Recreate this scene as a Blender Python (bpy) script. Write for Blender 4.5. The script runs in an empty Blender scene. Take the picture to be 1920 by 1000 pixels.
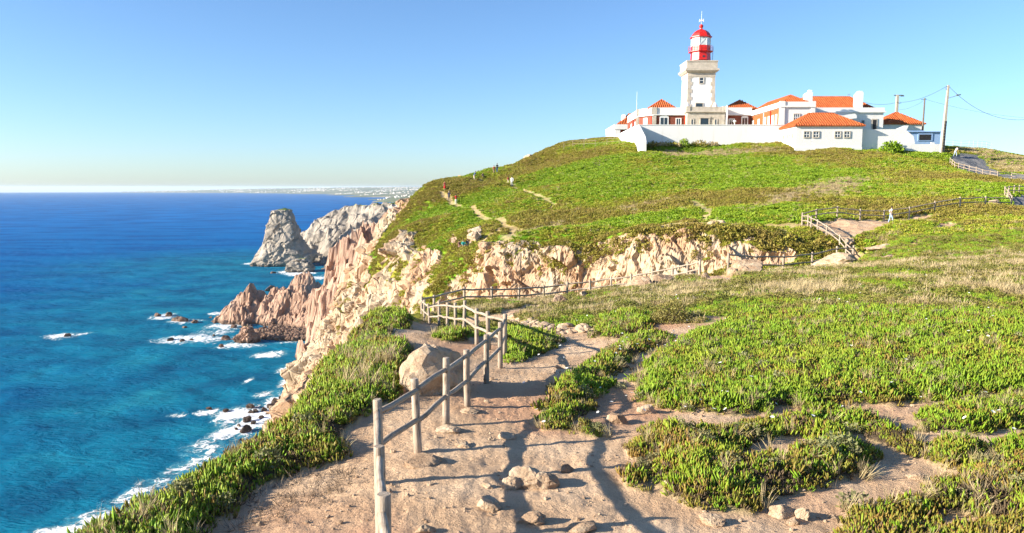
import bpy, bmesh, math, random
import numpy as np
from mathutils import Vector, Matrix

random.seed(7)
rng = np.random.default_rng(7)
scene = bpy.context.scene
COL = scene.collection

# ------------------------------------------------------------------ camera
F = 1400.0                       # focal length in photograph pixels (1920 wide)
EYE = 135.0                      # eye height above the sea
EYE_ROW = 351.0                  # row of the photograph at eye level
TH = math.atan((500 - EYE_ROW) / F)
cam_d = bpy.data.cameras.new('camera')
cam = bpy.data.objects.new('camera', cam_d)
COL.objects.link(cam)
cam.location = (0, 0, EYE)
cam.rotation_euler = (math.pi / 2 - TH, 0, 0)
cam_d.sensor_width = 36
cam_d.lens = 36 * F / 1920
cam_d.clip_start = 0.1
cam_d.clip_end = 200000
scene.camera = cam

# ------------------------------------------------------------------ sky, sun, exposure
SUN_EL = math.radians(19.5)
SUN_BACK = math.radians(15)      # sun stands to the left, a little behind the camera
to_sun = Vector((-math.cos(SUN_BACK) * math.cos(SUN_EL), -math.sin(SUN_BACK) * math.cos(SUN_EL), math.sin(SUN_EL)))
world = bpy.data.worlds.new('World')
scene.world = world
world.use_nodes = True
wn = world.node_tree
sky = wn.nodes.new('ShaderNodeTexSky')
sky.sky_type = 'NISHITA'
sky.sun_disc = False
sky.sun_elevation = SUN_EL
sky.sun_rotation = math.atan2(to_sun.x, to_sun.y)
sky.altitude = 135
sky.air_density = 0.9
sky.dust_density = 0.45
sky.ozone_density = 5.2
wn.nodes['Background'].inputs['Strength'].default_value = 0.09
wn.links.new(sky.outputs[0], wn.nodes['Background'].inputs['Color'])
sun_d = bpy.data.lights.new('sun', 'SUN')
sun_d.energy = 5.0
sun_d.angle = math.radians(0.53)
sun_d.color = (1.0, 0.91, 0.77)
sun = bpy.data.objects.new('sun', sun_d)
COL.objects.link(sun)
sun.rotation_euler = (-to_sun).to_track_quat('-Z', 'Y').to_euler()
sun.location = (-40, -20, 200)
scene.view_settings.view_transform = 'Standard'
scene.view_settings.look = 'None'
scene.view_settings.gamma = 1
scene.view_settings.use_curve_mapping = False
scene.view_settings.exposure = 1.34
scene.render.engine = 'CYCLES'
cy = scene.cycles
cy.use_denoising = True
cy.max_bounces = 5
cy.diffuse_bounces = 2
cy.glossy_bounces = 2
cy.transmission_bounces = 3
cy.volume_bounces = 0
cy.transparent_max_bounces = 6
cy.use_adaptive_sampling = True
cy.adaptive_threshold = 0.02
cy.caustics_reflective = False
cy.caustics_refractive = False

# ------------------------------------------------------------------ pixel helpers
ST, CT = math.sin(TH), math.cos(TH)
def ray(px, py):
    v = (500 - py) / F
    return np.array([(px - 960) / F, CT + v * ST, -ST + v * CT])
def P(px, py, Y):                # point seen at a pixel, at a given distance ahead
    r = ray(px, py) * (Y / ray(px, py)[1])
    return np.array([r[0], r[1], EYE + r[2]])
def PZ(px, Y, z):                # point in the column of a pixel, z relative to the eye
    q = z / Y
    v = (q * CT + ST) / (CT - q * ST)
    return np.array([(px - 960) / F * Y / (CT + v * ST), Y, EYE + z])
def sea_pt(px, py, z=0.0):       # where a pixel meets the sea
    r = ray(px, py)
    t = (EYE - z) / -r[2]
    return np.array([r[0] * t, r[1] * t, z])

# ------------------------------------------------------------------ noise
def _h(ix, iy, iz, s):
    h = (ix.astype(np.int64) * 374761393 + iy.astype(np.int64) * 668265263 + iz.astype(np.int64) * 2147483647 + s * 974711) & 0xffffffff
    h = ((h ^ (h >> 13)) * 1274126177) & 0xffffffff
    h = ((h ^ (h >> 16)) * 2246822519) & 0xffffffff
    return h ^ (h >> 15)
def noise3(x, y, z, s=0):        # smooth lattice noise, about -1..1
    xi, yi, zi = np.floor(x), np.floor(y), np.floor(z)
    fx, fy, fz = x - xi, y - yi, z - zi
    u, v, w = fx*fx*fx*(fx*(fx*6-15)+10), fy*fy*fy*(fy*(fy*6-15)+10), fz*fz*fz*(fz*(fz*6-15)+10)
    xi, yi, zi = xi.astype(np.int64), yi.astype(np.int64), zi.astype(np.int64)
    def g(a, b, c):
        h = _h(xi + a, yi + b, zi + c, s)
        gx = ((h & 255) / 127.5 - 1); gy = (((h >> 8) & 255) / 127.5 - 1); gz = (((h >> 16) & 255) / 127.5 - 1)
        return gx * (fx - a) + gy * (fy - b) + gz * (fz - c)
    def L(a, b, t): return a + (b - a) * t
    return 1.2 * L(L(L(g(0,0,0), g(1,0,0), u), L(g(0,1,0), g(1,1,0), u), v),
             L(L(g(0,0,1), g(1,0,1), u), L(g(0,1,1), g(1,1,1), u), v), w)
def noise2(x, y, s=0):
    xi, yi = np.floor(x), np.floor(y)
    fx, fy = x - xi, y - yi
    u, v = fx*fx*fx*(fx*(fx*6-15)+10), fy*fy*fy*(fy*(fy*6-15)+10)
    xi, yi = xi.astype(np.int64), yi.astype(np.int64)
    zz = np.zeros_like(xi)
    def g(a, b):
        h = _h(xi + a, yi + b, zz, s)
        return ((h & 255) / 127.5 - 1) * (fx - a) + (((h >> 8) & 255) / 127.5 - 1) * (fy - b)
    a = g(0,0) + (g(1,0) - g(0,0)) * u
    b = g(0,1) + (g(1,1) - g(0,1)) * u
    return 1.5 * (a + (b - a) * v)
def fbm2(x, y, o=4, s=0, gain=0.5):
    r = 0; a = 1; t = 0
    for k in range(o):
        r = r + a * noise2(x * 2**k + 17.3 * k, y * 2**k - 9.1 * k, s + k); t += a; a *= gain
    return r / t * 1.6
def fbm3(x, y, z, o=4, s=0, gain=0.5):
    r = 0; a = 1; t = 0
    for k in range(o):
        r = r + a * noise3(x * 2**k + 17.3 * k, y * 2**k - 9.1 * k, z * 2**k + 3.7 * k, s + k); t += a; a *= gain
    return r / t * 1.6
def ridged3(x, y, z, o=4, s=0):
    r = 0; a = 1; t = 0
    for k in range(o):
        n = 1 - np.abs(noise3(x * 2**k + 5.3 * k, y * 2**k, z * 2**k, s + k)) * 2
        r = r + a * n; t += a; a *= 0.5
    return r / t
def cells3(x, y, z, s=0):        # (distance to the border, random value) of the nearest cell: blocky fractured rock
    xi, yi, zi = np.floor(x).astype(np.int64), np.floor(y).astype(np.int64), np.floor(z).astype(np.int64)
    d1 = np.full(x.shape, 9.0); d2 = np.full(x.shape, 9.0); v = np.zeros(x.shape)
    for a in (-1, 0, 1):
        for b in (-1, 0, 1):
            for c in (-1, 0, 1):
                h = _h(xi + a, yi + b, zi + c, s)
                dx = xi + a + (h & 255) / 255 - x; dy = yi + b + ((h >> 8) & 255) / 255 - y; dz = zi + c + ((h >> 16) & 255) / 255 - z
                d = np.sqrt(dx*dx + dy*dy + dz*dz)
                m = d < d1
                d2 = np.where(m, d1, np.minimum(d2, d))
                v = np.where(m, ((h >> 20) & 1023) / 1023, v)
                d1 = np.where(m, d, d1)
    return d2 - d1, v
def facets3(x, y, z, s=0):       # broken rock faces: every cell is a tilted plane; returns offset along the normal
    xi, yi, zi = np.floor(x).astype(np.int64), np.floor(y).astype(np.int64), np.floor(z).astype(np.int64)
    d1 = np.full(x.shape, 9.0); f = np.zeros(x.shape)
    for a in (-1, 0, 1):
        for b in (-1, 0, 1):
            for c in (-1, 0, 1):
                h = _h(xi + a, yi + b, zi + c, s); k = _h(xi + a, yi + b, zi + c, s + 77)
                dx = x - (xi + a + (h & 255) / 255); dy = y - (yi + b + ((h >> 8) & 255) / 255); dz = z - (zi + c + ((h >> 16) & 255) / 255)
                d = dx*dx + dy*dy + dz*dz
                m = d < d1
                v = dx * ((k & 255) / 127.5 - 1) + dy * (((k >> 8) & 255) / 127.5 - 1) + dz * (((k >> 16) & 255) / 127.5 - 1) + 0.5 * (((h >> 22) & 255) / 127.5 - 1)
                f = np.where(m, v, f); d1 = np.where(m, d, d1)
    return f
def sstep(a, b, x):
    t = np.clip((x - a) / (b - a), 0, 1)
    return t * t * (3 - 2 * t)

# ------------------------------------------------------------------ object helpers
def mesh_np(name, co, faces):
    """mesh from arrays: faces is an (n, k) array of equal-sized polygons"""
    me = bpy.data.meshes.new(name)
    co = np.asarray(co, dtype=np.float32); faces = np.asarray(faces, dtype=np.int32)
    n, k = faces.shape
    me.vertices.add(len(co)); me.vertices.foreach_set('co', co.ravel())
    me.loops.add(n * k); me.loops.foreach_set('vertex_index', faces.ravel())
    me.polygons.add(n)
    me.polygons.foreach_set('loop_start', np.arange(0, n * k, k, dtype=np.int32))
    me.update(calc_edges=True)
    return me
def smooth(me, v=True):
    me.polygons.foreach_set('use_smooth', np.full(len(me.polygons), v, dtype=bool))
def attr(me, name, val):
    a = me.attributes.new(name, 'FLOAT', 'POINT')
    a.data.foreach_set('value', np.asarray(val, dtype=np.float32).ravel())
def tag(o, label=None, cat=None, group=None, kind=None):
    if label: o['label'] = label
    if cat: o['category'] = cat
    if group: o['group'] = group
    if kind: o['kind'] = kind
    return o
def link(name, me, mat=None, parent=None):
    o = bpy.data.objects.new(name, me)
    COL.objects.link(o)
    if mat and me is not None and not me.materials: me.materials.append(mat)
    if parent: o.parent = parent
    return o
def empty(name, loc, label=None, cat=None, group=None):
    o = bpy.data.objects.new(name, None)
    o.empty_display_size = 0.2
    COL.objects.link(o); o.location = loc
    return tag(o, label, cat, group)
def bm_obj(name, bm, mat, parent=None, sm=False):
    me = bpy.data.meshes.new(name); bm.to_mesh(me); bm.free()
    if sm: smooth(me)
    return link(name, me, mat, parent)
def grid_faces(nr, nc):
    i = np.arange((nr - 1) * nc).reshape(nr - 1, nc)[:, :-1].ravel()
    return np.stack([i, i + 1, i + nc + 1, i + nc], 1)
def vnormals(co, nr, nc):
    g = co.reshape(nr, nc, 3)
    du = np.gradient(g, axis=1); dv = np.gradient(g, axis=0)
    n = np.cross(du, dv); n /= np.linalg.norm(n, axis=2, keepdims=True) + 1e-9
    return n.reshape(-1, 3)

# ------------------------------------------------------------------ material helpers
class NT:
    def __init__(self, name):
        self.m = bpy.data.materials.new(name); self.m.use_nodes = True
        self.t = self.m.node_tree
        self.b = self.t.nodes['Principled BSDF']
        self.out = self.t.nodes['Material Output']
    def n(self, typ, **kw):
        nd = self.t.nodes.new(typ)
        for k, v in kw.items():
            if hasattr(nd, k): setattr(nd, k, v)
        return nd
    def put(self, sock, v):
        if v is None: return
        if hasattr(v, 'is_linked'): self.t.links.new(v, sock)
        elif isinstance(v, (tuple, list)) and len(v) == 3 and sock.type == 'RGBA': sock.default_value = (*v, 1)
        else: sock.default_value = v
    def noise(self, scale, detail=4, rough=0.5, vec=None, dist=0.0, out='Fac'):
        nd = self.n('ShaderNodeTexNoise'); nd.inputs['Scale'].default_value = scale
        nd.inputs['Detail'].default_value = detail; nd.inputs['Roughness'].default_value = rough
        nd.inputs['Distortion'].default_value = dist
        if vec is not None: self.put(nd.inputs['Vector'], vec)
        return nd.outputs[out]
    def voro(self, scale, feature='F1', vec=None, out='Distance', rnd=1.0):
        nd = self.n('ShaderNodeTexVoronoi'); nd.feature = feature
        nd.inputs['Scale'].default_value = scale
        nd.inputs['Randomness'].default_value = rnd
        if vec is not None: self.put(nd.inputs['Vector'], vec)
        return nd.outputs[out]
    def ramp(self, fac, stops):
        nd = self.n('ShaderNodeValToRGB'); cr = nd.color_ramp
        while len(cr.elements) < len(stops): cr.elements.new(0.5)
        for e, (p, c) in zip(cr.elements, stops):
            e.position = p; e.color = (*c, 1) if len(c) == 3 else c
        self.put(nd.inputs[0], fac)
        return nd.outputs[0]
    def rng(self, v, a, b, c=0.0, d=1.0):
        nd = self.n('ShaderNodeMapRange'); nd.interpolation_type = 'SMOOTHSTEP'
        self.put(nd.inputs[0], v)
        for i, q in enumerate((a, b, c, d)): nd.inputs[i + 1].default_value = q
        return nd.outputs[0]
    def math(self, op, a, b=None, c=None):
        nd = self.n('ShaderNodeMath'); nd.operation = op
        self.put(nd.inputs[0], a)
        if b is not None: self.put(nd.inputs[1], b)
        if c is not None: self.put(nd.inputs[2], c)
        return nd.outputs[0]
    def mix(self, f, a, b, mode='MIX'):
        nd = self.n('ShaderNodeMix'); nd.data_type = 'RGBA'; nd.blend_type = mode
        self.put(nd.inputs[0], f); self.put(nd.inputs[6], a); self.put(nd.inputs[7], b)
        return nd.outputs[2]
    def attr(self, name, out='Fac'):
        nd = self.n('ShaderNodeAttribute'); nd.attribute_name = name
        return nd.outputs[out]
    def coord(self, which='Object'):
        return self.n('ShaderNodeTexCoord').outputs[which]
    def pos(self):
        return self.n('ShaderNodeNewGeometry').outputs['Position']
    def mapping(self, vec, scale=(1,1,1), rot=(0,0,0), loc=(0,0,0)):
        nd = self.n('ShaderNodeMapping'); self.put(nd.inputs[0], vec)
        nd.inputs['Scale'].default_value = scale; nd.inputs['Rotation'].default_value = rot; nd.inputs['Location'].default_value = loc
        return nd.outputs[0]
    def bump(self, h, strength=0.5, dist=0.1, normal=None):
        nd = self.n('ShaderNodeBump'); nd.inputs['Strength'].default_value = strength
        nd.inputs['Distance'].default_value = dist
        self.put(nd.inputs['Height'], h)
        if normal is not None: self.put(nd.inputs['Normal'], normal)
        return nd.outputs[0]
    def fin(self, col=None, rough=None, normal=None, spec=None, metal=None):
        self.put(self.b.inputs['Base Color'], col); self.put(self.b.inputs['Roughness'], rough)
        self.put(self.b.inputs['Normal'], normal); self.put(self.b.inputs['Specular IOR Level'], spec)
        self.put(self.b.inputs['Metallic'], metal)
        return self.m
# ================================================================== the headland (one height field with survey points)
pts = []
def c(*a):                       # survey points: pixel column, pixel row, distance
    for px, py, Y in a: pts.append(P(px, py, Y))
def cz(*a):                      # pixel column, distance, height relative to the eye
    for px, Y, z in a: pts.append(PZ(px, Y, z))
def cw(*a):                      # world x, y and height relative to the eye
    for x, y, z in a: pts.append(np.array([x, y, EYE + z]))
# near fence line and path
FENCE_NEAR = [(748, 3.6), (727, 5.4), (718, 7.4), (714, 9.2), (785, 10.6), (837, 12.1), (877, 13.3), (912, 15.5), (938, 17.3), (946, 19.4),
              (917, 20.5), (894, 21.6), (870, 24.5), (854, 27), (838, 29), (823, 30.5), (805, 33.5), (795, 36), (790, 38.5)]
cz((748, 3.6, -3.2), (727, 5.4, -3.39), (718, 7.4, -3.68), (714, 9.2, -3.79), (785, 10.6, -3.87), (837, 12.1, -3.95), (877, 13.3, -4.0),
   (912, 15.5, -4.15), (938, 17.3, -4.28), (946, 19.4, -4.5), (894, 21.6, -4.62), (870, 24.5, -4.98), (854, 27, -5.4), (838, 29, -5.7),
   (823, 30.5, -5.85), (805, 33.5, -6.4), (795, 36, -6.7), (790, 38.5, -7.0))
# plateau to the right
cw((0, 1, -3.1), (3, 1, -3.1), (8, 1, -3.1), (20, 1, -3.0), (-3, 1, -3.1), (-6, 1, -3.6), (40, 1, -2), (60, 30, -1.5), (45, 12, -2.5))
c((1900, 1000, 8.0), (1500, 1000, 8.0), (1200, 1000, 7.9), (1000, 1000, 7.8), (1000, 860, 10.4), (1200, 860, 10.4), (1500, 860, 10.5), (1900, 860, 10.6),
  (1050, 770, 13.4), (1250, 770, 13.4), (1500, 760, 13.9), (1900, 730, 14.9), (1080, 690, 17.5), (1200, 690, 17.2), (1450, 670, 18),
  (1900, 650, 18.6), (1100, 635, 22.5), (1250, 620, 22.5), (1500, 600, 23.5), (1900, 590, 23.5), (1000, 610, 27), (1150, 595, 28), (1300, 580, 28),
  (1050, 585, 36), (1180, 565, 36), (1350, 545, 36), (1550, 535, 35), (1900, 530, 32), (980, 580, 43), (1050, 572, 45), (1200, 545, 44), (1320, 525, 43),
  (1440, 515, 46), (1560, 506, 50), (1700, 487, 49), (1900, 480, 46), (2100, 480, 46), (2300, 470, 46), (2100, 600, 24), (2100, 800, 13))
# fence along the gully and fence to the stair
FENCE_GULLY = [(790, 38.5), (813, 41.5), (870, 45), (922, 48), (973, 50), (1020, 51.5), (1064, 52), (1107, 52), (1147, 52), (1185, 51.5), (1224, 51), (1262, 49.5), (1290, 48), (1312, 46)]
FENCE_FOOT = [(1312, 46), (1366, 48), (1418, 50.5), (1470, 53), (1524, 56), (1570, 58.5), (1601, 60)]
cz((813, 41.5, -7.2), (870, 45, -7.4), (973, 50, -7.85), (1064, 52, -7.8), (1147, 52, -7.45), (1224, 51, -6.93), (1290, 48, -6.2), (1312, 46, -5.57),
   (1366, 48, -5.69), (1418, 50.5, -6.0), (1470, 53, -6.2), (1524, 56, -6.2), (1570, 58.5, -6.1), (1601, 60, -6.0))
# left rim of the plateau, then the drop to the sea
RIM = [(40, 1040, 7.4), (100, 1005, 8.1), (200, 950, 9), (300, 898, 9.9), (420, 840, 11.2), (490, 806, 12), (540, 765, 13.5), (575, 720, 16), (600, 680, 19),
       (640, 640, 23), (680, 604, 29), (720, 590, 34), (760, 585, 38)]
RIM = [(a, b + 0.2 * F / d, d) for a, b, d in RIM]     # leave room for the plants on the rim
c(*RIM)
c((500, 900, 9.9), (350, 990, 8.2), (620, 800, 12.2), (680, 720, 15.2), (700, 660, 19.5), (760, 630, 25), (760, 605, 32))
cw((-9, 2, -9), (-8.5, 8, -10), (-8.2, 14, -11), (-8.5, 20, -12), (-9.5, 26, -14), (-10, 33, -16), (-10, 40, -18), (-15, 5, -26), (-15, 15, -27), (-15.5, 25, -30), (-16, 38, -31),
   (-28, 0, -58), (-28, 20, -60), (-28, 40, -62), (-40, 0, -95), (-40, 20, -95), (-42, 45, -97), (-55, -5, -136), (-55, 20, -136), (-57, 50, -136), (-90, 0, -142), (-90, 50, -142))
# cove between the plateau and the cliff
cw((-5, 48, -10), (-8, 54, -17), (-14, 55, -30), (-24, 58, -52), (-36, 62, -80), (-60, 66, -135), (-95, 70, -142), (-3, 57, -10.5), (-5, 64, -12), (-10, 68, -17), (-20, 74, -36), (-36, 82, -66), (-58, 90, -110), (-72, 95, -137))
# gully floor
cz((900, 60, -9.8), (1000, 60, -9.5), (1100, 59, -9.0), (1200, 57, -8.2), (1300, 55, -7.4), (1400, 56, -7.0), (1500, 58, -6.8))
# rock wall: columns with top row, bottom row, distances
WALL = [(870, 500, 562, 80, 77), (900, 488, 560, 77, 74), (950, 472, 556, 75, 71.8), (1000, 476, 553, 74, 70.8), (1050, 474, 550, 72, 69.2), (1100, 470, 545, 71, 68),
        (1150, 458, 540, 69, 66), (1200, 450, 532, 67, 64), (1250, 446, 525, 66, 63), (1300, 438, 520, 65, 61.5), (1350, 440, 514, 64, 60.5), (1400, 446, 509, 63, 60),
        (1450, 455, 505, 62.5, 60), (1500, 466, 501, 62, 60), (1550, 474, 496, 62, 60.3)]
for k in range(len(WALL) - 1):
    A, B = np.array(WALL[k], float), np.array(WALL[k + 1], float)
    for t in (0, 0.5):
        px, yt, yb, dt, db = A + (B - A) * t
        c((px, yt, dt), (px, yb, db))
# cliff face left of the wall and its buttress against the sea
c((850, 490, 84), (800, 470, 93), (800, 520, 87), (795, 565, 80), (760, 440, 108), (740, 500, 102), (740, 560, 92), (700, 480, 114), (700, 560, 103), (660, 600, 104),
  (640, 650, 100), (600, 700, 100), (560, 760, 100), (700, 620, 92), (640, 720, 90))
BUTT = [(760, 384, 137), (738, 405, 134), (722, 428, 131), (706, 455, 128), (690, 480, 124), (668, 512, 121), (650, 540, 119), (620, 590, 116), (600, 625, 113), (580, 660, 111), (556, 710, 109), (535, 752, 108), (500, 820, 107)]
c(*BUTT)
cw((-37, 106, -42), (-48, 105, -68), (-62, 104, -104), (-75, 103, -137), (-110, 100, -142),
   (-26, 142, -20), (-32, 138, -34), (-38, 132, -50), (-46, 126, -72), (-60, 122, -110), (-80, 120, -142), (-24, 160, -34), (-40, 165, -75), (-60, 170, -125), (-100, 170, -142))
# ledge behind the wall, hill slope, crest
c((1150, 440, 74), (1250, 430, 72), (1350, 425, 70), (1450, 428, 68.5), (1500, 424, 68.3), (1550, 440, 64.5), (1600, 470, 61.5), (1620, 492, 59.5))
c((1300, 400, 82), (1300, 360, 100), (1300, 320, 122), (1300, 290, 143), (1000, 445, 84), (1000, 400, 101), (1000, 350, 130), (1000, 316, 154), (900, 460, 88), (900, 420, 103), (900, 380, 122),
  (900, 348, 143), (830, 400, 120), (830, 440, 104), (790, 400, 125), (1100, 425, 87), (1100, 385, 101), (1100, 330, 124), (1100, 295, 146), (1200, 410, 82), (1200, 350, 108), (1200, 292, 146),
  (1500, 400, 74), (1500, 360, 90), (1500, 320, 113), (1480, 285, 139), (1600, 430, 66), (1600, 415, 72), (1600, 370, 88), (1600, 320, 113), (1600, 285, 138),
  (1700, 450, 57), (1700, 412, 74), (1700, 380, 82), (1700, 340, 99), (1700, 308, 120), (1700, 288, 138), (1850, 455, 54), (1900, 425, 62), (1850, 396, 75), (1900, 388, 79), (1850, 365, 86), (1850, 347, 98),
  (1890, 338, 116), (1870, 337, 118), (1830, 330, 122), (1797, 318, 127), (1785, 308, 131), (1800, 340, 104), (1765, 290, 137), (1800, 292, 143), (1850, 312, 134), (1900, 320, 128),
  (1790, 278, 150), (1850, 280, 150), (1900, 294, 146), (1960, 310, 140), (2100, 330, 135), (2100, 380, 90), (2100, 440, 60), (2300, 350, 130), (2300, 430, 70))
CREST = [(776, 377, 144), (805, 366, 148), (834, 358, 151), (870, 343, 155), (905, 329, 159), (930, 322, 161), (975, 305, 164), (1000, 292, 168), (1050, 273, 172), (1100, 264, 175), (1140, 261, 178)]
c(*CREST)
cz((1193, 147, 7.7), (1207, 139.5, 6.4), (1230, 146, 7.4), (1300, 148, 8.3), (1400, 148, 8.5), (1460, 147, 8.4), (1165, 165, 9.6),
   (1250, 160, 8.8), (1400, 160, 8.8), (1550, 155, 8.6), (1650, 150, 8.4), (1300, 200, 9), (1550, 200, 9), (1800, 200, 8), (2100, 200, 6), (1200, 200, 7), (1300, 300, 0), (1550, 300, 2), (1900, 300, 2), (2200, 300, 2),
   (1300, 420, -60), (1700, 420, -20), (2200, 420, -10))
cw((-24, 185, -45), (-16, 195, -30), (-8, 200, -18), (2, 205, -12), (12, 212, -4), (-50, 210, -120), (-20, 240, -100), (5, 260, -60), (-30, 300, -142), (10, 340, -110), (-90, 250, -142), (-40, 420, -142), (30, 420, -110))
PT = np.array(pts)
# drop points that sit on top of each other
keep = []
for i, p in enumerate(PT):
    if all(np.hypot(*(p[:2] - PT[j][:2])) > 0.35 for j in keep): keep.append(i)
PT = PT[keep]
NP_ = len(PT)
RC = 0.8
def _phi(r2): return np.sqrt(r2 + RC * RC)
d2 = ((PT[:, None, :2] - PT[None, :, :2]) ** 2).sum(2)
A_ = np.zeros((NP_ + 3, NP_ + 3))
A_[:NP_, :NP_] = -_phi(d2)
A_[:NP_, NP_] = 1; A_[:NP_, NP_ + 1:] = PT[:, :2] / 100
A_[NP_:, :NP_] = A_[:NP_, NP_:].T
A_[:NP_, :NP_] += np.eye(NP_) * 0.05
W_ = np.linalg.solve(A_, np.concatenate([PT[:, 2], np.zeros(3)]))
def base_z(x, y):
    x = np.asarray(x, float); y = np.asarray(y, float)
    sh = x.shape; x = x.ravel(); y = y.ravel()
    out = np.empty(len(x))
    P32 = PT.astype(np.float32); W32 = W_.astype(np.float64)
    for i in range(0, len(x), 40000):
        X = x[i:i+40000, None].astype(np.float32); Y = y[i:i+40000, None].astype(np.float32)
        r = np.sqrt((X - P32[None, :, 0])**2 + (Y - P32[None, :, 1])**2 + np.float32(RC * RC))
        out[i:i+40000] = -(r.astype(np.float64) @ W32[:NP_])
    return (out + W_[NP_] + (x * W_[NP_+1] + y * W_[NP_+2]) / 100).reshape(sh)
_MY = np.geomspace(2.5, 400, 900)
def ground_hit(px, py, shelf=False):   # where a pixel's ray first meets the ground (shelf: the near plateau carried on past its rim)
    r = ray(px, py); r = r / r[1]
    z = base_z(r[0] * _MY, _MY)
    lift = (lambda zz, yy: np.maximum(zz, EYE - 3.25 - 0.068 * yy)) if shelf else (lambda zz, yy: zz)
    z = lift(z, _MY)
    below = np.nonzero(EYE + r[2] * _MY < z)[0]
    if len(below) == 0: k = len(_MY) - 1
    else: k = max(below[0], 1)
    lo, hi = _MY[k - 1], _MY[k]
    f = lambda Y: EYE + r[2] * Y - lift(base_z(np.array([r[0] * Y]), np.array([Y]))[0], Y)
    a, b = f(lo), f(hi)
    Y = lo + (hi - lo) * (a / (a - b) if a != b else 0.5)
    return np.array([r[0] * Y, Y])
def gpoly(*pp): return np.array([ground_hit(*q) for q in pp])
def sdist(poly, X, Y, margin):   # signed distance (negative inside) near a polygon on the ground, else margin
    out = np.full(X.shape, float(margin))
    m = (X > poly[:, 0].min() - margin) & (X < poly[:, 0].max() + margin) & (Y > poly[:, 1].min() - margin) & (Y < poly[:, 1].max() + margin)
    x, y = X[m], Y[m]
    d = np.full(x.shape, 1e9); ins = np.zeros(x.shape, bool)
    n = len(poly)
    for i in range(n):
        ax, ay = poly[i]; bx, by = poly[(i + 1) % n]
        ex, ey = bx - ax, by - ay
        t = np.clip(((x - ax) * ex + (y - ay) * ey) / (ex * ex + ey * ey + 1e-12), 0, 1)
        d = np.minimum(d, (x - ax - t * ex)**2 + (y - ay - t * ey)**2)
        cond = ((ay > y) != (by > y)) & (x < (bx - ax) * (y - ay) / (by - ay + 1e-12) + ax)
        ins ^= cond
    d = np.sqrt(d)
    out[m] = np.minimum(np.where(ins, -d, d), margin)
    return out
def pdist(line, X, Y, margin):   # distance to a polyline on the ground
    out = np.full(X.shape, float(margin))
    m = (X > line[:, 0].min() - margin) & (X < line[:, 0].max() + margin) & (Y > line[:, 1].min() - margin) & (Y < line[:, 1].max() + margin)
    x, y = X[m], Y[m]; d = np.full(x.shape, 1e9)
    for i in range(len(line) - 1):
        ax, ay = line[i]; bx, by = line[i + 1]; ex, ey = bx - ax, by - ay
        t = np.clip(((x - ax) * ex + (y - ay) * ey) / (ex * ex + ey * ey + 1e-12), 0, 1)
        d = np.minimum(d, (x - ax - t * ex)**2 + (y - ay - t * ey)**2)
    out[m] = np.minimum(np.sqrt(d), margin)
    return out

# ------------------------------------------------------------------ ground cover outlines (traced where they meet the ground)
MATS = {   # name: (label, outline)
 'rim': ('ice plant mat along the cliff edge left of the fence', [(60, 1080), (100, 1034), (200, 981), (300, 926), (420, 865), (490, 829), (540, 783), (575, 732), (598, 695), (604, 676), (640, 652), (690, 622), (740, 640), (772, 655), (780, 690), (762, 735), (735, 765), (655, 800), (652, 850), (600, 880), (545, 885), (500, 915), (420, 965), (350, 1040)]),
 'knoll': ('small ice plant knoll left of the bare track by the fence corner', [(676, 606), (684, 594), (720, 586), (764, 594), (776, 610), (730, 618), (690, 622)]),
 'corner': ('round ice plant clump inside the bend of the near fence', [(815, 634), (845, 618), (880, 624), (888, 642), (850, 642)]),
 'shade': ('ice plant triangle right of the fence corner, crossed by rail shadows', [(950, 618), (1000, 625), (1050, 637), (1035, 655), (985, 675), (950, 684)]),
 'strip': ('narrow curved ice plant strip between the two paths', [(1006, 782), (1012, 755), (1060, 712), (1130, 668), (1175, 640), (1240, 628), (1262, 634), (1215, 655), (1172, 690), (1135, 728), (1090, 775), (1070, 803), (1035, 806)]),
 'bend': ('thick ice plant hummock right of the rubble bank where the paths meet', [(1118, 632), (1122, 606), (1150, 592), (1215, 594), (1222, 612), (1185, 630), (1150, 638)]),
 'tuft': ('small ice plant tuft at the tip of the curved strip', [(1068, 812), (1100, 795), (1130, 797), (1100, 818)]),
 'field': ('broad bright green ice plant carpet in the right foreground', [(1190, 745), (1198, 712), (1230, 672), (1290, 632), (1400, 598), (1600, 583), (1920, 596), (2400, 620), (2400, 738), (1920, 740), (1800, 750), (1650, 760), (1500, 770), (1400, 780), (1300, 778), (1230, 765)]),
 'ring': ('ragged ice plant ring around a bare patch on the right', [(1165, 900), (1185, 920), (1215, 925), (1245, 905), (1248, 935), (1290, 958), (1420, 965), (1455, 935), (1530, 918), (1620, 898), (1652, 872), (1640, 845), (1600, 830), (1600, 812), (1660, 836), (1712, 856), (1722, 825), (1650, 793), (1580, 776), (1450, 800), (1350, 815), (1290, 816), (1220, 812), (1176, 835), (1180, 858), (1240, 862), (1225, 875)]),
 'east': ('ice plant mat at the right edge below the broad carpet', [(1712, 798), (1740, 775), (1800, 757), (1920, 752), (2400, 765), (2400, 805), (1920, 806), (1850, 813), (1720, 808)]),
 'clump': ('dark ice plant clump on bare ground beside the ring', [(1728, 858), (1780, 832), (1850, 836), (1852, 866), (1800, 880), (1740, 877)]),
 'edge': ('ice plant clump touching the right picture edge above the corner mat', [(1850, 828), (1920, 818), (2400, 822), (2400, 858), (1870, 856)]),
 'front': ('reddish ice plant mat in the bottom right corner', [(1545, 1040), (1570, 990), (1640, 945), (1760, 915), (1800, 880), (1920, 868), (2400, 875), (2400, 1080), (1900, 1085)]),
}
HOLES = [[(1395, 842), (1480, 818), (1532, 832), (1500, 862), (1420, 872), (1380, 860)], [(1560, 804), (1622, 822), (1645, 838), (1590, 838)], [(1690, 985), (1800, 960), (1860, 985), (1780, 1010)]]
MAT_POLY = {k: np.array([ground_hit(*q, True) for q in v[1]]) for k, v in MATS.items()}
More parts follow.
